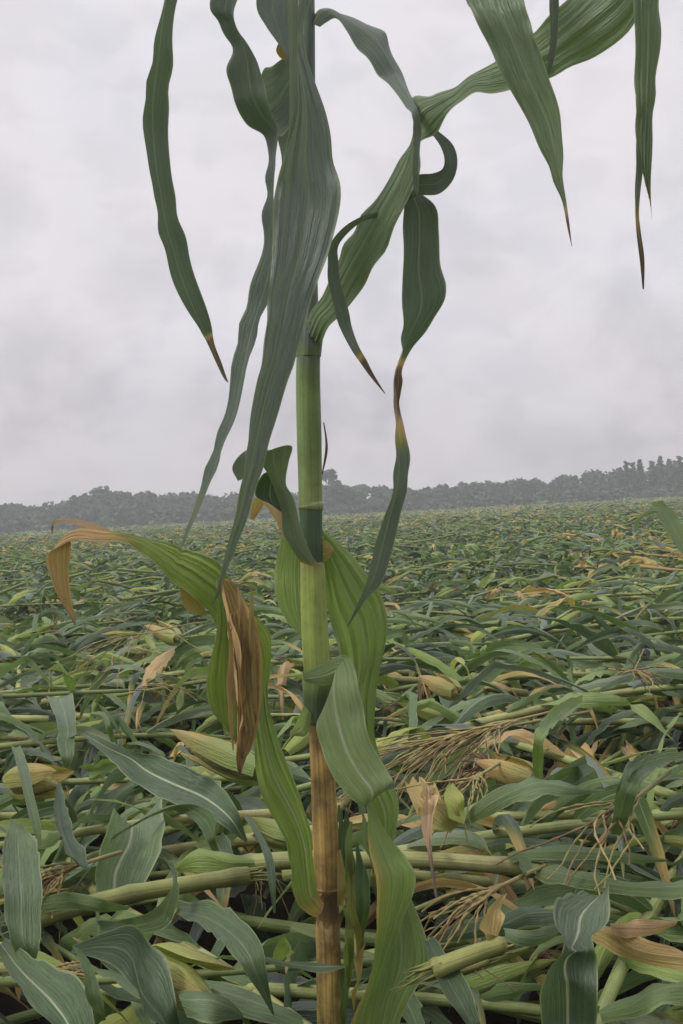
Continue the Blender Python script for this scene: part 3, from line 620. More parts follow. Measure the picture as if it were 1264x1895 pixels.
# middle leaf folded beside the stalk
leaf([(556, 1040, 597, 1050, 1.245, .45, .45), (542, 1020, 582, 1035, 1.24, .1, .2), (523, 984, 571, 1015, 1.235), (520, 945, 556, 975, 1.23), (508, 905, 545, 925, 1.22), (494, 875, 529, 895, 1.21), (478, 850, 534, 858, 1.20), (468, 828, 541, 826, 1.19), (450, 838, 520, 824, 1.18), (430, 865, 470, 850, 1.17), (440, 890, 452, 885, 1.165)], G=0.6, B=0.5, W=.05, fill=.3, fold=.10, label='leaf folded over on itself beside the stalk')
leaf([(505, 870, 512, 862, 1.235), (484, 880, 522, 900, 1.235), (472, 916, 528, 925, 1.235), (500, 933, 526, 942, 1.235), (521, 948, 524, 948, 1.235)], G=.12, fill=.2, W=.04)
leaf([(526, 998, 535, 978, 1.25, .6, .6), (505, 955, 520, 945, 1.26, .6, .6), (478, 920, 500, 924, 1.27, .64, .64), (466, 936, 482, 944, 1.28, .72, .72), (462, 960, 470, 962, 1.29, .75, .75)], G=.75, W=.05, fill=.3, ripple=.05, label='pale tan withered leaf')
leaf([(598, 782, 600, 781, 1.27, 1, 1), (602, 815, 606, 815, 1.27, 1, 1), (601, 840, 606, 840, 1.27, 1, 1), (595, 878, 597, 878, 1.27, 1, 1)], G=.2, W=.006, label='thin brown thread of leaf')
leaf([(592, 990, 598, 1040, 1.275, .5, .5), (604, 1000, 606, 1037, 1.27, .45, .5), (618, 1014, 612, 1030, 1.27, .45, .45)], G=.85, W=.02, fill=.2)
# big leaf behind the stalk, falling on the looped side
leaf([(592, 975, 598, 1040, 1.30), (640, 1016, 602, 1085, 1.31), (680, 1064, 609, 1140, 1.315), (708, 1108, 625, 1195, 1.32), (717, 1165, 634, 1245, 1.32), (706, 1230, 638, 1300, 1.32), (695, 1300, 640, 1360, 1.315), (697, 1380, 650, 1410, 1.31), (722, 1440, 668, 1465, 1.305), (738, 1490, 690, 1510, 1.30), (730, 1550, 700, 1555, 1.295), (715, 1590, 710, 1592, 1.29)], G=0.6, B=0.05, W=.075, fill=.3, ripple=.03, fold=.14, pleat=.025, npl=5, label='broad green leaf falling behind the stalk')
leaf([(575, 985, 523, 982, 1.30), (585, 1050, 508, 1058, 1.31), (585, 1110, 513, 1112, 1.31), (582, 1150, 532, 1152, 1.31), (580, 1178, 556, 1176, 1.305), (578, 1195, 572, 1196, 1.30)], G=0.58, B=0.1, W=.06, fill=.2, label='rounded leaf showing behind the stalk')
# leaf rising from the lower node, over to the orange dry tip
leaf([(586, 1698, 600, 1672, 1.25, .75, .6), (566, 1688, 589, 1655, 1.245, .45, .4), (546, 1664, 582, 1622, 1.24, .3, .1), (535, 1589, 573, 1530, 1.22, .1, 0), (519, 1537, 550, 1462, 1.205), (482, 1467, 521, 1385, 1.19), (470, 1390, 500, 1320, 1.18), (465, 1330, 494, 1270, 1.175)], G=0.62, B=0.08, W=.06, fill=.4, fold=.2, pleat=.02, label='green leaf rising from the brown node', rib=1.)
leaf([(478, 1330, 489, 1305, 1.185), (474, 1260, 498, 1240, 1.18), (462, 1200, 501, 1180, 1.17), (440, 1165, 474, 1142, 1.155), (410, 1170, 440, 1110, 1.14), (388, 1138, 412, 1050, 1.13), (350, 1100, 376, 1025, 1.12), (313, 1070, 340, 1013, 1.115), (266, 1024, 290, 1000, 1.11, .25, 0), (225, 1003, 235, 990, 1.105, .6, .2), (180, 1000, 190, 983, 1.10, .75, .6),
      (138, 997, 148, 978, 1.10, .7, .6), (108, 1012, 128, 990, 1.095, .6, .6), (86, 1028, 131, 1012, 1.09, .62, .6), (90, 1060, 128, 1058, 1.09, .64, .6), (106, 1100, 132, 1112, 1.09, .68, .62), (126, 1135, 139, 1140, 1.09, .75, .75), (139, 1158, 140, 1158, 1.09, 1, 1)], G=0.66, B=0.0, W=.066, fill=.35, ripple=.05, fold=.14, pleat=.03, npl=6, rag=.05, label='leaf reaching out to a drooping orange dead tip')
leaf([(215, 997, 222, 990, 1.11, .75, .75), (170, 980, 178, 970, 1.115, .8, .8), (130, 968, 136, 961, 1.12, .8, .8), (98, 972, 102, 962, 1.12, .85, .85), (96, 990, 98, 984, 1.12, .9, .9)], G=.5, W=.018, fill=.5, label='curled grey dead leaf edge')
leaf([(330, 1078, 350, 1092, 1.12, .6, .4), (338, 1115, 372, 1110, 1.125, .6, .4), (350, 1132, 380, 1128, 1.125, .65, .4), (378, 1140, 384, 1138, 1.13, .6, .4)], G=.8, W=.03, fill=.2, label='yellowed leaf edge')
leaf([(402, 1072, 425, 1076, 1.10), (402, 1118, 440, 1108, 1.095), (402, 1165, 450, 1140, 1.09), (388, 1225, 462, 1200, 1.085, 0, .1), (382, 1270, 468, 1262, 1.085, 0, .2), (390, 1312, 465, 1325, 1.09, .0, .3), (412, 1342, 455, 1362, 1.09, .05, .4), (434, 1372, 446, 1378, 1.095, .4, .5)], G=0.84, B=0, W=.07, fill=.25, ripple=.06, fold=.2, rib=0, pleat=.02, label='bright yellow-green side of the half-withered leaf')
leaf([(411, 1068, 424, 1070, 1.085, .56, .56), (413, 1095, 447, 1095, 1.08, .6, .52), (420, 1140, 466, 1130, 1.075, .6, .56), (426, 1190, 482, 1178, 1.07, .62, .66), (436, 1250, 484, 1235, 1.07, .66, .72), (438, 1310, 486, 1300, 1.07, .74, .7), (440, 1360, 474, 1362, 1.075, .7, .8), (436, 1400, 456, 1404, 1.08, .72, .8), (442, 1434, 445, 1435, 1.08, 1, 1)], G=.6, W=.05, fill=.25, fold=.35, ripple=.10, sub=9, rib=0, wl=.05, pleat=.11, npl=5, rag=.05, label='withered brown crumpled side of the leaf')
leaf([(425, 1135, 440, 1130, 1.068, .66, .7), (436, 1180, 452, 1176, 1.062, .62, .65), (446, 1240, 466, 1236, 1.06, .7, .75), (452, 1300, 474, 1298, 1.062, .75, .7), (444, 1370, 458, 1372, 1.07, .7, .7), (447, 1405, 449, 1406, 1.075, 1, 1)], G=.6, W=.03, fill=.6, fold=.4, ripple=.1, sub=8, rib=0, wl=.04, pleat=.1, npl=3, rag=.06)
for q in range(13):                                 # frayed straw strands of the withered leaf
    xa, ya = rs0.uniform(418, 470), rs0.uniform(1080, 1190); xb = xa + rs0.uniform(-4, 24); yb = min(1425, ya + rs0.uniform(130, 250)); xb = min(xb, 486); ww = rs0.uniform(2.5, 6); dq = rs0.uniform(.45, .72)
    xm, ym = (xa + xb) / 2 + rs0.uniform(-7, 9), (ya + yb) / 2
    leaf([(xa - 1, ya, xa + 1, ya, 1.066, dq, dq), (xm - ww, ym - 40, xm + ww * .6, ym - 36, 1.058, dq, dq), (xm - ww * .7, ym + 30, xm + ww, ym + 34, 1.056, dq, dq), (xb - 1, yb, xb + 1, yb, 1.062, dq + .1, dq + .1)], G=.8, W=.012, fill=.4, ripple=.15, rib=0, name='leaf_shred')
# collar leaf drooping in front, then twisting down to the bottom
leaf([(560, 1246, 566, 1262, 1.24, .2, 0), (598, 1228, 600, 1268, 1.225, .2, 0), (632, 1212, 628, 1262, 1.21, .1, 0), (648, 1222, 612, 1288, 1.205), (662, 1260, 590, 1325, 1.195), (672, 1310, 588, 1362, 1.185), (686, 1372, 604, 1410, 1.175), (716, 1425, 625, 1450, 1.17), (726, 1450, 652, 1480, 1.165), (692, 1478, 672, 1494, 1.165)], G=0.55, B=0.28, W=.075, fill=.2, fold=.16, sub=8, label='drooping collar leaf with a pale midrib', rib=1.)
leaf([(741, 1445, 738, 1452, 1.16), (722, 1462, 712, 1440, 1.165), (700, 1440, 694, 1410, 1.17), (684, 1395, 688, 1380, 1.175)], G=.52, B=.3, W=.03, fill=.2)
leaf([(676, 1485, 686, 1490, 1.165), (682, 1530, 716, 1540, 1.16, .3, 0), (684, 1575, 748, 1582, 1.155, .5, 0), (694, 1620, 768, 1618, 1.15, .52, 0), (698, 1668, 762, 1660, 1.15, .5, 0), (696, 1722, 742, 1712, 1.15, .4, 0), (692, 1770, 722, 1770, 1.15, .3, 0), (678, 1830, 703, 1825, 1.15, .5, .0), (655, 1880, 692, 1880, 1.15, .5, .1), (630, 1950, 680, 1950, 1.15, .5, .2), (610, 2030, 640, 2030, 1.155, .7, .6)], G=0.66, B=0.05, W=.066, fill=.3, fold=.12, label='green leaf with a yellow edge twisting downward')
leaf([(700, 1560, 715, 1590, 1.19), (715, 1640, 755, 1650, 1.19), (705, 1710, 780, 1710, 1.19), (695, 1765, 795, 1765, 1.19), (690, 1815, 786, 1805, 1.195), (685, 1870, 750, 1865, 1.20), (680, 1950, 725, 1950, 1.205), (690, 2040, 700, 2040, 1.21)], G=.52, B=.16, W=.066, fill=.3, fold=.1, label='broad dark green lower leaf')
leaf([(538, 1356, 545, 1362, 1.25), (552, 1330, 568, 1360, 1.25), (562, 1305, 576, 1320, 1.255)], G=.7, W=.02, fill=.2)
leaf([(624, 1575, 630, 1572, 1.25, .5, .5), (624, 1620, 640, 1615, 1.245, .45, .5), (624, 1650, 652, 1640, 1.24, .45, .4), (624, 1678, 630, 1676, 1.245, .5, .5)], G=.8, W=.02, fill=.2, label='tan scrap of sheath')
rs = np.random.default_rng(8)
for x0, x1, y0, y1, dv, g in ((628, 642, 1490, 1700, 0, .15), (640, 650, 1500, 1640, 0, .2), (650, 655, 1520, 1720, .1, .6), (648, 662, 1580, 1780, .3, .9), (632, 648, 1670, 1800, .1, .85), (662, 664, 1560, 1740, 0, .3), (672, 668, 1600, 1760, 0, .15), (655, 640, 1700, 1890, .1, .5), (676, 655, 1745, 1870, .5, .7), (640, 634, 1780, 1920, 0, .2), (660, 646, 1640, 1830, .1, .6), (670, 690, 1500, 1620, 0, .5), (645, 630, 1730, 1900, .2, .7)):
    w_ = rs.uniform(11, 22); d_ = rs.uniform(1.21, 1.30); xm = (x0 + x1) / 2 + rs.uniform(-8, 8); ym = (y0 + y1) / 2
    leaf([(x0 - 2, y0, x0 + 2, y0, d_, dv, dv), (xm - w_ / 2, (y0 + ym) / 2, xm + w_ / 2, (y0 + ym) / 2 + 4, d_ - .01, dv, dv), (xm - w_ * .4, ym + 8, xm + w_ * .5, ym, d_ - .02, dv, dv), (x1 - w_ * .3, (y1 + ym) / 2, x1 + w_ * .4, (y1 + ym) / 2, d_ - .01, dv, dv), (x1 - 1, y1, x1 + 1, y1, d_, dv + .2, dv + .2)], G=min(.95, g + .15), W=.022, fill=.45, ripple=.12, name='leaf_shred')
# tassel above the frame
V, Q, U, C = tassel_parts(rs, P(552, -640, 1.27) - BASE, (-.03, 0, 1), 1.2, 14, .35); link('tassel', raw_mesh('tassel', V, Q, U, C), M_SILK, plant)

# ------------------------------------------------------------------ things lying on top of the flattened crop near the camera
def mat_leaf(name, st, label, G=.4, B=.2, fold=.12, ripple=.04, parent=None, cat='leaf', sub=6, base=None, plabel=None, S=S_ACROSS, rib=.3):
    """rows (lx, ly, rx, ry, hl, hr[, dryL, dryR]): edges at heights hl, hr over the crop"""
    rows = [np.concatenate([M(r[0], r[1], r[4]), M(r[2], r[3], r[5]), r[6:8] if len(r) > 6 else (0, 0)]) for r in st]
    A = catmull(rows, sub); b = A[0, :3].copy() if base is None else base; leafn[0] += 1
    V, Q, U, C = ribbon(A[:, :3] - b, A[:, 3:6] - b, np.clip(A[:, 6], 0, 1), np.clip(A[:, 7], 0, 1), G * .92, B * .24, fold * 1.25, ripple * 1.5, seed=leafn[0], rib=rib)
    o = link(name, raw_mesh(name, V, Q, U, C), M_LEAF, parent)
    if parent is None: o.location = b; tag(o, label, cat)
    elif plabel: o['label'] = plabel
    return o
def mat_stalk(pts, wpx, c0, c1, nodes, parent, base, name='stalk'):
    ps = [M(x, y, h) for x, y, h in pts]; r = [wpx[i] / 2 * ps[i][1] / F for i in (0, -1)]
    main = stalk_parts(rs, np.array(ps) - base, r[0], r[1], c0, c1, nodes); bits = [main]
    for e, f, rr in ((ps[0] - base, ps[1] - base, r[0]), (ps[-1] - base, ps[-2] - base, r[1])):   # splintered, pithy broken ends
        ax = (e - f) / np.linalg.norm(e - f); sd_ = np.cross(ax, (0, 0, 1.)); sd_ /= np.linalg.norm(sd_); up_ = np.cross(sd_, ax)
        for q in range(11):
            a = q * .571 + rs.uniform(-.2, .2); o_ = e + rr * rs.uniform(.55, .92) * (sd_ * math.cos(a) + up_ * math.sin(a))
            bits.append(tube([o_ - ax * .01, o_ + ax * rs.uniform(.004, .012), o_ + ax * rs.uniform(.015, .045) + rs.normal(0, .004, 3)], rr * np.array([.22, .16, .03]), 4, np.tile(np.asarray(c0) * rs.uniform(.7, 1.35), (3, 1)), cap=False))
    V, Q, U, C = join(bits); return link(name, raw_mesh(name, V, Q, U, C), M_STALK, parent)
# lying plant 1: pale stalk with a node, sheath leaf wrapped round it
b = M(80, 1698, .05); f1 = empty('corn_plant', b, 'fallen corn plant with bare yellow-green stalk sloping up behind dark leaf clumps', 'corn plant')
mat_stalk([(55, 1703, .05), (240, 1655, .06), (460, 1619, .06)], (33, 30), (.20, .215, .065), (.23, .24, .075), 3, f1, b)
mat_leaf('leaf', [(75, 1662, 80, 1690, .07, .06), (130, 1650, 130, 1682, .09, .07), (190, 1665, 180, 1688, .09, .075), (240, 1678, 235, 1684, .06, .06)], None, .30, .1, parent=f1, base=b)
mat_leaf('leaf', [(300, 1580, 322, 1590, .10, .10), (322, 1625, 330, 1650, .11, .09), (290, 1680, 312, 1712, .09, .07), (235, 1700, 250, 1728, .06, .05), (180, 1705, 185, 1720, .04, .04)], None, .25, .35, parent=f1, base=b)
# lying plant 2: long stalk passing behind the standing one
b = M(320, 1590, .04); f2 = empty('corn_plant', b, 'fallen corn plant whose thick stalk passes level behind the standing stalk', 'corn plant')
mat_stalk([(440, 1600, .03), (540, 1592, .04), (660, 1592, .04), (790, 1592, .04), (985, 1606, .04)], (33, 30), (.19, .215, .065), (.26, .25, .095), 4, f2, b)
mat_leaf('leaf', [(326, 1598, 330, 1612, .05, .04), (370, 1572, 372, 1618, .07, .05), (425, 1580, 425, 1615, .07, .05), (470, 1590, 470, 1608, .06, .05)], None, .62, .05, fold=.3, parent=f2, base=b, plabel='green sheath round the stalk')
mat_leaf('leaf', [(975, 1598, 978, 1622, .05, .05, .35, .35), (1030, 1602, 1015, 1635, .06, .05, .2, .2), (1100, 1618, 1085, 1645, .06, .05), (1180, 1632, 1180, 1660, .05, .04), (1280, 1628, 1280, 1665, .05, .04)], None, .55, .35, parent=f2, base=b)
mat_leaf('leaf', [(940, 1580, 945, 1596, .05, .05), (1010, 1566, 1000, 1592, .07, .06), (1100, 1568, 1095, 1592, .07, .06), (1180, 1580, 1175, 1598, .06, .05), (1235, 1590, 1235, 1594, .04, .04)], None, .58, .1, parent=f2, base=b)
mat_leaf('leaf', [(958, 1585, 975, 1580, .06, .06), (965, 1610, 990, 1612, .07, .06), (975, 1630, 985, 1625, .05, .05)], None, .4, .1, parent=f2, base=b)
# lying plant 3: short broken stalk
b = M(815, 1786, .05); f3 = empty('corn_plant', b, 'broken corn plant with short yellow stalk pieces and a withered leaf between dark hollows', 'corn plant')
mat_stalk([(800, 1795, .05), (870, 1768, .06), (930, 1748, .06)], (36, 30), (.23, .235, .07), (.26, .26, .08), 2, f3, b)
mat_stalk([(845, 1800, .03), (905, 1778, .04)], (16, 14), (.22, .22, .06), (.22, .22, .06), 1, f3, b, 'stem')
mat_leaf('leaf', [(930, 1655, 938, 1652, .09, .09, .5, .5), (895, 1692, 930, 1690, .09, .08, .55, .5), (896, 1725, 926, 1730, .08, .07, .55, .5), (905, 1744, 925, 1748, .06, .06, .55, .55)], None, .8, .0, ripple=.09, parent=f3, base=b, plabel='withered tan leaf')
# ears
def lying_ear(p, q, h, wpx, label, dry, silk=True, c0=(.24, .27, .075), c1=(.27, .27, .085)):
    a, e = M(*p, h), M(*q, h + .01); L = float(np.linalg.norm(e - a)); d = (e - a) / L; r = wpx / 2 * a[1] / F
    o = empty('corn_ear', a, label, 'corn ear'); mk('ear', ear_parts(rs, (0, 0, 0), d, L, r, c0, c1), M_DRY, o)
    mk('husk', husk_flaps(rs, (0, 0, 0), d, L, r, dry), M_LEAF, o)
    if silk: mk('silk', silk_parts(rs, d * L * .97, d), M_SILK, o)
lying_ear((262, 1785), (400, 1832), .05, 60, 'plump yellow-green husked ear among dark leaves below the sloping bare stalk', .22, False)
lying_ear((485, 1432), (345, 1372), .035, 44, 'long yellowed ear in its husk behind the half-withered hanging leaf', .26, False, (.22, .25, .07), (.22, .21, .08))
lying_ear((990, 1443), (905, 1412), .06, 36, 'pale orange ear with a dark torn husk and trailing brown silk', .5, True, (.42, .33, .15), (.38, .25, .11))
lying_ear((845, 1282), (795, 1258), .05, 26, 'small pale yellow ear half buried beyond the brown tassels', .45, False, (.42, .34, .15), (.38, .27, .12))
lying_ear((20, 1448), (110, 1442), .05, 44, 'blunt yellow ear lying level at the edge of the picture', .34, False, (.33, .31, .10), (.30, .28, .09))
lying_ear((330, 1183), (285, 1160), .05, 22, 'tiny cream ear tip poking from the tangle under the reaching leaf', .4, False, (.36, .33, .16), (.36, .33, .16))
lying_ear((548, 1556), (470, 1530), .0, 34, 'shaded green ear tucked behind the leaf that rises from the brown node', .2, False)
# tassels
def lying_tassel(p, q, h, label, nb=16, spread=.4, sc_=None):
    a, e = M(*p, h), M(*q, h); L = float(np.linalg.norm(e - a)); d = (e - a) / L
    o = empty('corn_tassel', a, label, 'corn tassel'); k = L / .24
    mk('strands', tassel_parts(rs, d * .05 * k, d, k, nb, spread, .035), M_SILK, o)
    V, Q, U, C = tube([-d * .10 * k, d * .02 * k, d * .12 * k], np.array([.0024, .0026, .002]), 6, np.tile((.30, .25, .10), (3, 1))); link('stem', raw_mesh('stem', V, Q, U, C), M_STALK, o)
lying_tassel((990, 1335), (720, 1385), .07, 'wide brown tassel spread flat across green leaves', 34, .20)
lying_tassel((1000, 1322), (830, 1362), .085, 'upper brown tassel overlapping the wide one', 24, .24)
lying_tassel((912, 1420), (830, 1470), .08, 'fan of thin tan strands at the orange ear', 16, .22)
lying_tassel((180, 1590), (65, 1625), .09, 'matted brown tassel beside the upright midribbed leaf', 34, .32)
lying_tassel((965, 1622), (850, 1675), .06, 'arched tan tassel hanging under the level stalk', 22, .25)
lying_tassel((1205, 1455), (1105, 1535), .12, 'long tan tassel strands hanging over a dark hollow', 14, .22)
lying_tassel((60, 1795), (130, 1800), .06, 'small orange-brown tassel in the shade near bottom leaves', 20, .4)
lying_tassel((300, 1165), (180, 1190), .10, 'grey-tan tassel resting on the tangle past the orange dead tip', 16, .5)
lying_tassel((1150, 1240), (1210, 1245), .12, 'yellow-brown tassel tuft by the picture edge beyond the ears', 24, .6)
# torn leaves draped over the crop
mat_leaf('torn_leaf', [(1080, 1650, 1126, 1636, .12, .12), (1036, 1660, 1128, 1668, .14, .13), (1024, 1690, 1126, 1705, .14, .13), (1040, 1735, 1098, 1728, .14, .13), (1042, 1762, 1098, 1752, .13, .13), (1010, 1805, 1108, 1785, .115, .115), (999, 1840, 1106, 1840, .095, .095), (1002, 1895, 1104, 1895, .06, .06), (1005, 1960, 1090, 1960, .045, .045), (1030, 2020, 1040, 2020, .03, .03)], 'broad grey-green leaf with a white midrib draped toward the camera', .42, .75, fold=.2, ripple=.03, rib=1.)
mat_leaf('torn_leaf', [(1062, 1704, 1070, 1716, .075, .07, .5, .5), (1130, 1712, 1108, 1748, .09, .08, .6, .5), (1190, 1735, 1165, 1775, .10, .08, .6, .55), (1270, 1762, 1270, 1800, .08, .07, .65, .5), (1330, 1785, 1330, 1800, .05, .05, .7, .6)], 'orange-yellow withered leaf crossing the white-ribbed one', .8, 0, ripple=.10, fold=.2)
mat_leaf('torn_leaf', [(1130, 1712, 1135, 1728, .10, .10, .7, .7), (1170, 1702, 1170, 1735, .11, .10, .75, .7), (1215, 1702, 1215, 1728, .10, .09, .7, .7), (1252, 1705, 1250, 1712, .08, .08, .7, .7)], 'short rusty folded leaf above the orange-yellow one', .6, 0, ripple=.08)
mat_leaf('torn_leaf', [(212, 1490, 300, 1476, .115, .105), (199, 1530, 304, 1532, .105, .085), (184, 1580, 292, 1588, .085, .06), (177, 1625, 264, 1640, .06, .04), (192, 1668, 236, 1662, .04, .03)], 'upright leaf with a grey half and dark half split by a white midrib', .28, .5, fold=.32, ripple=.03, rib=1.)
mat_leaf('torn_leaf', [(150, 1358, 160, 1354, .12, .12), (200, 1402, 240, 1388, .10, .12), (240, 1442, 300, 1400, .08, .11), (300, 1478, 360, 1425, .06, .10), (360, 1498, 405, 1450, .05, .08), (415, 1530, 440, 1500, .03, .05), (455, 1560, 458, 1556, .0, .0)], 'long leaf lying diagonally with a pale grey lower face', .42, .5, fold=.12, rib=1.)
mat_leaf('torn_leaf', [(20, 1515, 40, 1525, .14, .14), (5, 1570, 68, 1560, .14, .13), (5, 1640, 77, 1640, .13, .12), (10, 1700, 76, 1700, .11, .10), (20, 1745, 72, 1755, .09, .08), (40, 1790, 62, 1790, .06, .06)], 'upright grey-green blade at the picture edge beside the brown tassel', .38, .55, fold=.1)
mat_leaf('torn_leaf', [(-10, 1745, 10, 1735, .07, .07), (10, 1790, 60, 1770, .09, .09), (45, 1840, 130, 1800, .09, .09), (90, 1890, 165, 1850, .08, .08), (130, 1950, 180, 1920, .06, .06), (170, 1990, 175, 1985, .03, .03)], 'leaf with a yellow midrib slanting out at the bottom corner', .35, .35, fold=.2, rib=1.)
mat_leaf('torn_leaf', [(125, 1760, 135, 1750, .11, .11), (180, 1775, 200, 1722, .10, .12), (225, 1800, 250, 1715, .09, .12), (275, 1870, 300, 1770, .07, .09), (320, 1930, 330, 1860, .04, .06), (340, 1960, 342, 1955, 0, 0)], 'dark bent leaf arching over the plump ear', .12, .35, fold=.22)
mat_leaf('torn_leaf', [(135, 1750, 145, 1755, .12, .12), (155, 1800, 172, 1790, .11, .11), (160, 1850, 190, 1850, .09, .09), (190, 1890, 196, 1888, .06, .06)], 'narrow hanging leaf end under the dark bent leaf', .3, .5)
mat_leaf('torn_leaf', [(326, 1692, 330, 1668, .07, .07), (368, 1712, 385, 1668, .085, .09), (405, 1738, 436, 1690, .095, .10), (432, 1768, 480, 1742, .095, .10), (456, 1803, 493, 1795, .08, .08), (482, 1841, 500, 1838, .055, .055), (506, 1880, 508, 1880, .03, .03)], 'grey pointed leaf hanging down before the standing stalk base', .25, .55, fold=.1)
mat_leaf('torn_leaf', [(480, 1768, 484, 1778, .07, .07), (540, 1780, 540, 1792, .06, .06), (590, 1783, 590, 1800, .05, .05), (640, 1787, 640, 1790, .05, .05)], 'thin leaf with a white midrib passing level behind the brown stalk', .4, .7, fold=.05, rib=1.)
mat_leaf('torn_leaf', [(330, 1840, 345, 1880, .06, .06), (380, 1832, 385, 1900, .07, .06), (420, 1845, 415, 1890, .06, .05), (450, 1880, 448, 1885, .04, .04)], 'blunt grey leaf near the bottom with a thin white line', .35, .6)
mat_leaf('torn_leaf', [(450, 1510, 458, 1505, .12, .12), (475, 1550, 485, 1545, .13, .13), (490, 1590, 506, 1590, .13, .13), (498, 1640, 510, 1640, .11, .11), (506, 1690, 510, 1690, .08, .08)], 'thin pale blade dropping across the level stalk', .5, .8)
mat_leaf('torn_leaf', [(1078, 1288, 1082, 1296, .12, .12), (1040, 1298, 1052, 1325, .16, .15), (1005, 1330, 1022, 1345, .18, .18), (988, 1365, 1008, 1370, .17, .17), (986, 1410, 1005, 1412, .13, .13), (990, 1445, 1003, 1445, .10, .10), (993, 1474, 996, 1474, .07, .07)], 'folded pale strip of leaf hanging over the orange ear', .66, .2, fold=.1)
mat_leaf('torn_leaf', [(858, 1515, 866, 1526, .04, .04), (890, 1478, 905, 1510, .09, .07), (940, 1452, 950, 1488, .11, .09), (1000, 1440, 1005, 1475, .11, .10), (1070, 1455, 1075, 1470, .10, .09), (1120, 1462, 1120, 1466, .08, .08)], 'arched grey leaf bridging a dark hollow under the orange ear', .36, .6, fold=.1)
mat_leaf('torn_leaf', [(1275, 1390, 1275, 1405, .12, .12), (1225, 1388, 1230, 1415, .15, .15), (1175, 1415, 1195, 1440, .17, .16), (1148, 1455, 1180, 1468, .16, .15), (1135, 1500, 1168, 1508, .13, .12), (1130, 1545, 1150, 1548, .09, .09)], 'tan-grey leaf arching over and hanging beside the long tassel strands', .6, .45, fold=.1)
mat_leaf('torn_leaf', [(1200, 1392, 1205, 1405, .14, .14), (1165, 1410, 1178, 1425, .17, .17), (1145, 1450, 1158, 1450, .16, .16), (1135, 1490, 1142, 1490, .13, .13)], 'narrow green leaf curving inside the tan-grey arch', .5, .35)
mat_leaf('torn_leaf', [(750, 1450, 760, 1440, .07, .07, .5, .5), (765, 1490, 800, 1455, .08, .09, .6, .5), (790, 1525, 835, 1490, .07, .08, .5, .3), (830, 1545, 858, 1520, .05, .06, .3, .3)], 'yellow and brown crumpled leaf beside the standing plant', .9, 0, ripple=.12)
mat_leaf('torn_leaf', [(828, 1452, 838, 1448, .10, .10, .1, .1), (822, 1480, 858, 1475, .09, .09, .2, 0), (835, 1510, 862, 1500, .08, .07, .2, 0), (852, 1525, 858, 1524, .06, .06, .2, .1)], 'bright yellow-green leaf scrap next to the crumpled yellow leaf', .95, 0)
mat_leaf('torn_leaf', [(778, 1440, 790, 1448, .10, .10, .8, .8), (782, 1475, 806, 1470, .10, .09, .75, .8), (780, 1530, 800, 1530, .08, .08, .8, .8), (792, 1580, 800, 1580, .07, .07, .9, .9), (805, 1660, 810, 1660, .05, .05, 1, 1)], 'brown dead leaf hanging down from the crumpled yellow leaf', .5, 0, ripple=.1)
mat_leaf('torn_leaf', [(86, 1290, 134, 1282, .14, .14), (102, 1325, 140, 1322, .14, .14), (108, 1355, 140, 1358, .12, .12), (105, 1372, 138, 1368, .11, .11), (112, 1400, 136, 1398, .09, .09), (121, 1428, 123, 1428, .06, .06)], 'pale bent leaf standing out of the tangle with a whitish end', .55, .6, fold=.08)
mat_leaf('torn_leaf', [(170, 1318, 176, 1326, .13, .13), (192, 1318, 190, 1332, .15, .14), (205, 1340, 196, 1348, .14, .13), (214, 1372, 206, 1374, .10, .10)], 'small hooked leaf beside the pale bent one', .5, .3)
mat_leaf('torn_leaf', [(20, 1378, 38, 1380, .13, .13), (32, 1420, 52, 1418, .13, .13), (44, 1470, 62, 1468, .12, .12), (56, 1520, 74, 1518, .10, .10), (72, 1570, 78, 1570, .07, .07)], 'long grey strip of leaf hanging over the blunt yellow ear', .42, .6)
mat_leaf('torn_leaf', [(105, 1450, 112, 1445, .12, .12), (100, 1500, 125, 1498, .13, .12), (112, 1550, 140, 1548, .12, .11), (135, 1590, 160, 1582, .11, .10), (160, 1612, 166, 1606, .09, .09)], 'green-grey leaf hanging between the yellow ear and the matted tassel', .4, .45)
mat_leaf('torn_leaf', [(262, 1270, 268, 1262, .08, .08, .6, .6), (270, 1240, 290, 1248, .09, .09, .6, .6), (292, 1218, 312, 1226, .09, .09, .55, .55), (318, 1204, 324, 1210, .08, .08, .6, .6)], 'pinkish tan withered leaf over a dark hollow', .6, .6)
mat_leaf('torn_leaf', [(205, 1552, 210, 1545, .09, .09), (310, 1500, 320, 1490, .10, .11), (360, 1520, 390, 1500, .09, .10), (385, 1560, 398, 1545, .07, .08), (400, 1590, 404, 1588, .04, .04)], 'glossy dark green leaf curling over the green sheath', .32, .05, fold=.15)
mat_leaf('torn_leaf', [(1110, 1870, 1115, 1895, .06, .06), (1160, 1845, 1170, 1885, .07, .06), (1220, 1822, 1225, 1865, .07, .07), (1300, 1810, 1300, 1850, .06, .06)], 'striped green leaf at the bottom corner under the orange-yellow one', .5, .25)
mat_leaf('torn_leaf', [(930, 1720, 935, 1740, .09, .09), (975, 1722, 965, 1752, .09, .08), (1020, 1715, 1010, 1745, .08, .07), (1040, 1712, 1040, 1720, .07, .07)], 'grey leaf lying across to the white-ribbed leaf', .4, .7)
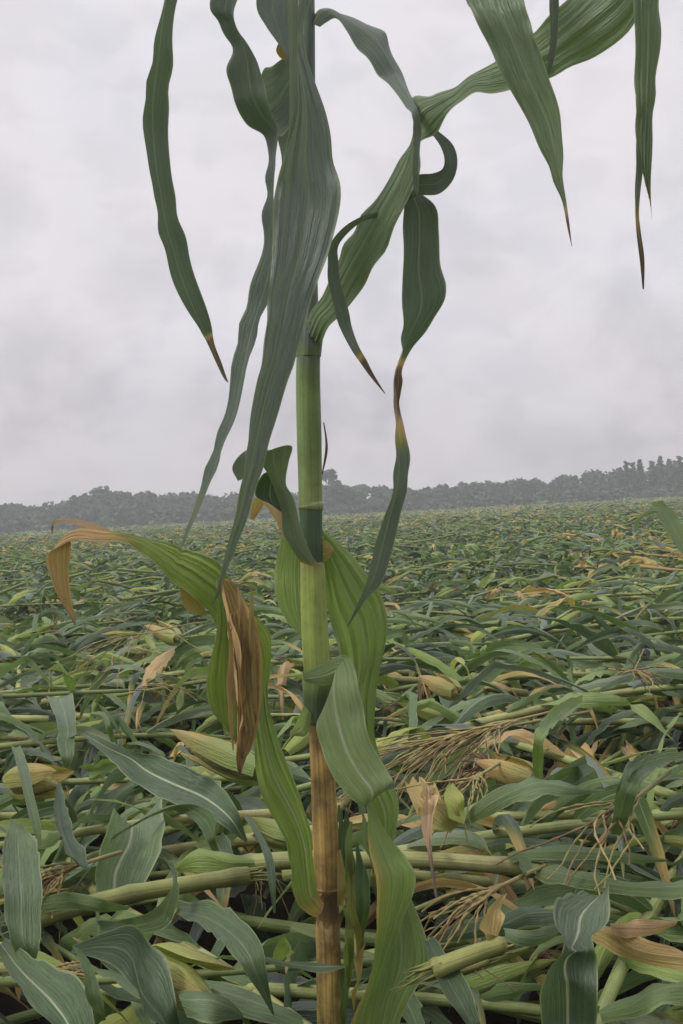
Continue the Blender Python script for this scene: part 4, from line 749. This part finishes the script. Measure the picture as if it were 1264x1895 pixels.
mat_leaf('torn_leaf', [(785, 1740, 800, 1730, .05, .05), (800, 1790, 830, 1770, .05, .05), (830, 1850, 870, 1830, .04, .04), (865, 1900, 890, 1890, .02, .02)], 'dark drooping leaf beside the broad lower leaf of the standing plant', .2, .4)
tb = P(1285, 1045, 3.0)
tall = empty('corn_plant', (tb[0], tb[1], .35), 'bent corn plant whose top leaves still poke up to the field edge', 'corn plant')
leaf([(1172, 985, 1178, 984, 3.0), (1176, 962, 1186, 962, 3.0), (1200, 942, 1208, 950, 3.0), (1222, 938, 1216, 952, 3.0)], G=.6, B=.4, W=.03, fill=.3, parent=tall, base=np.array(tall.location))
leaf([(1205, 930, 1225, 926, 3.05), (1216, 955, 1246, 945, 3.05), (1235, 985, 1264, 972, 3.05), (1250, 1010, 1278, 1005, 3.05), (1275, 1045, 1290, 1040, 3.05), (1290, 1100, 1300, 1100, 3.05)], G=.6, B=.5, W=.07, fill=.2, parent=tall, base=np.array(tall.location))
V, Q, U, C = stalk_parts(rs, np.array([P(1300, 1230, 3.05), P(1296, 1120, 3.05), P(1286, 1040, 3.05)]) - np.array(tall.location), .013, .009, STALK_G[0], STALK_G[3], 2); link('stalk', raw_mesh('stalk', V, Q, U, C), M_STALK, tall)

# ------------------------------------------------------------------ haze
hm = bpy.data.materials.new('haze'); hm.use_nodes = True; ht = hm.node_tree
ht.nodes.remove(ht.nodes['Principled BSDF']); pv = ht.nodes.new('ShaderNodeVolumePrincipled')
pv.inputs['Color'].default_value = (.93, .94, .97, 1); pv.inputs['Density'].default_value = .0022; pv.inputs['Anisotropy'].default_value = .1
ht.links.new(pv.outputs[0], ht.nodes['Material Output'].inputs['Volume'])
x0, x1, y0, y1, z0, z1 = -405, 405, -45, 425, -1, 9
V = [(x, y, z) for z in (z0, z1) for y in (y0, y1) for x in (x0, x1)]
hz_ = link('haze', raw_mesh('haze', V, [(0, 2, 3, 1), (4, 5, 7, 6), (0, 1, 5, 4), (2, 6, 7, 3), (0, 4, 6, 2), (1, 3, 7, 5)], smooth=False), hm)
tag(hz_, kind='stuff')
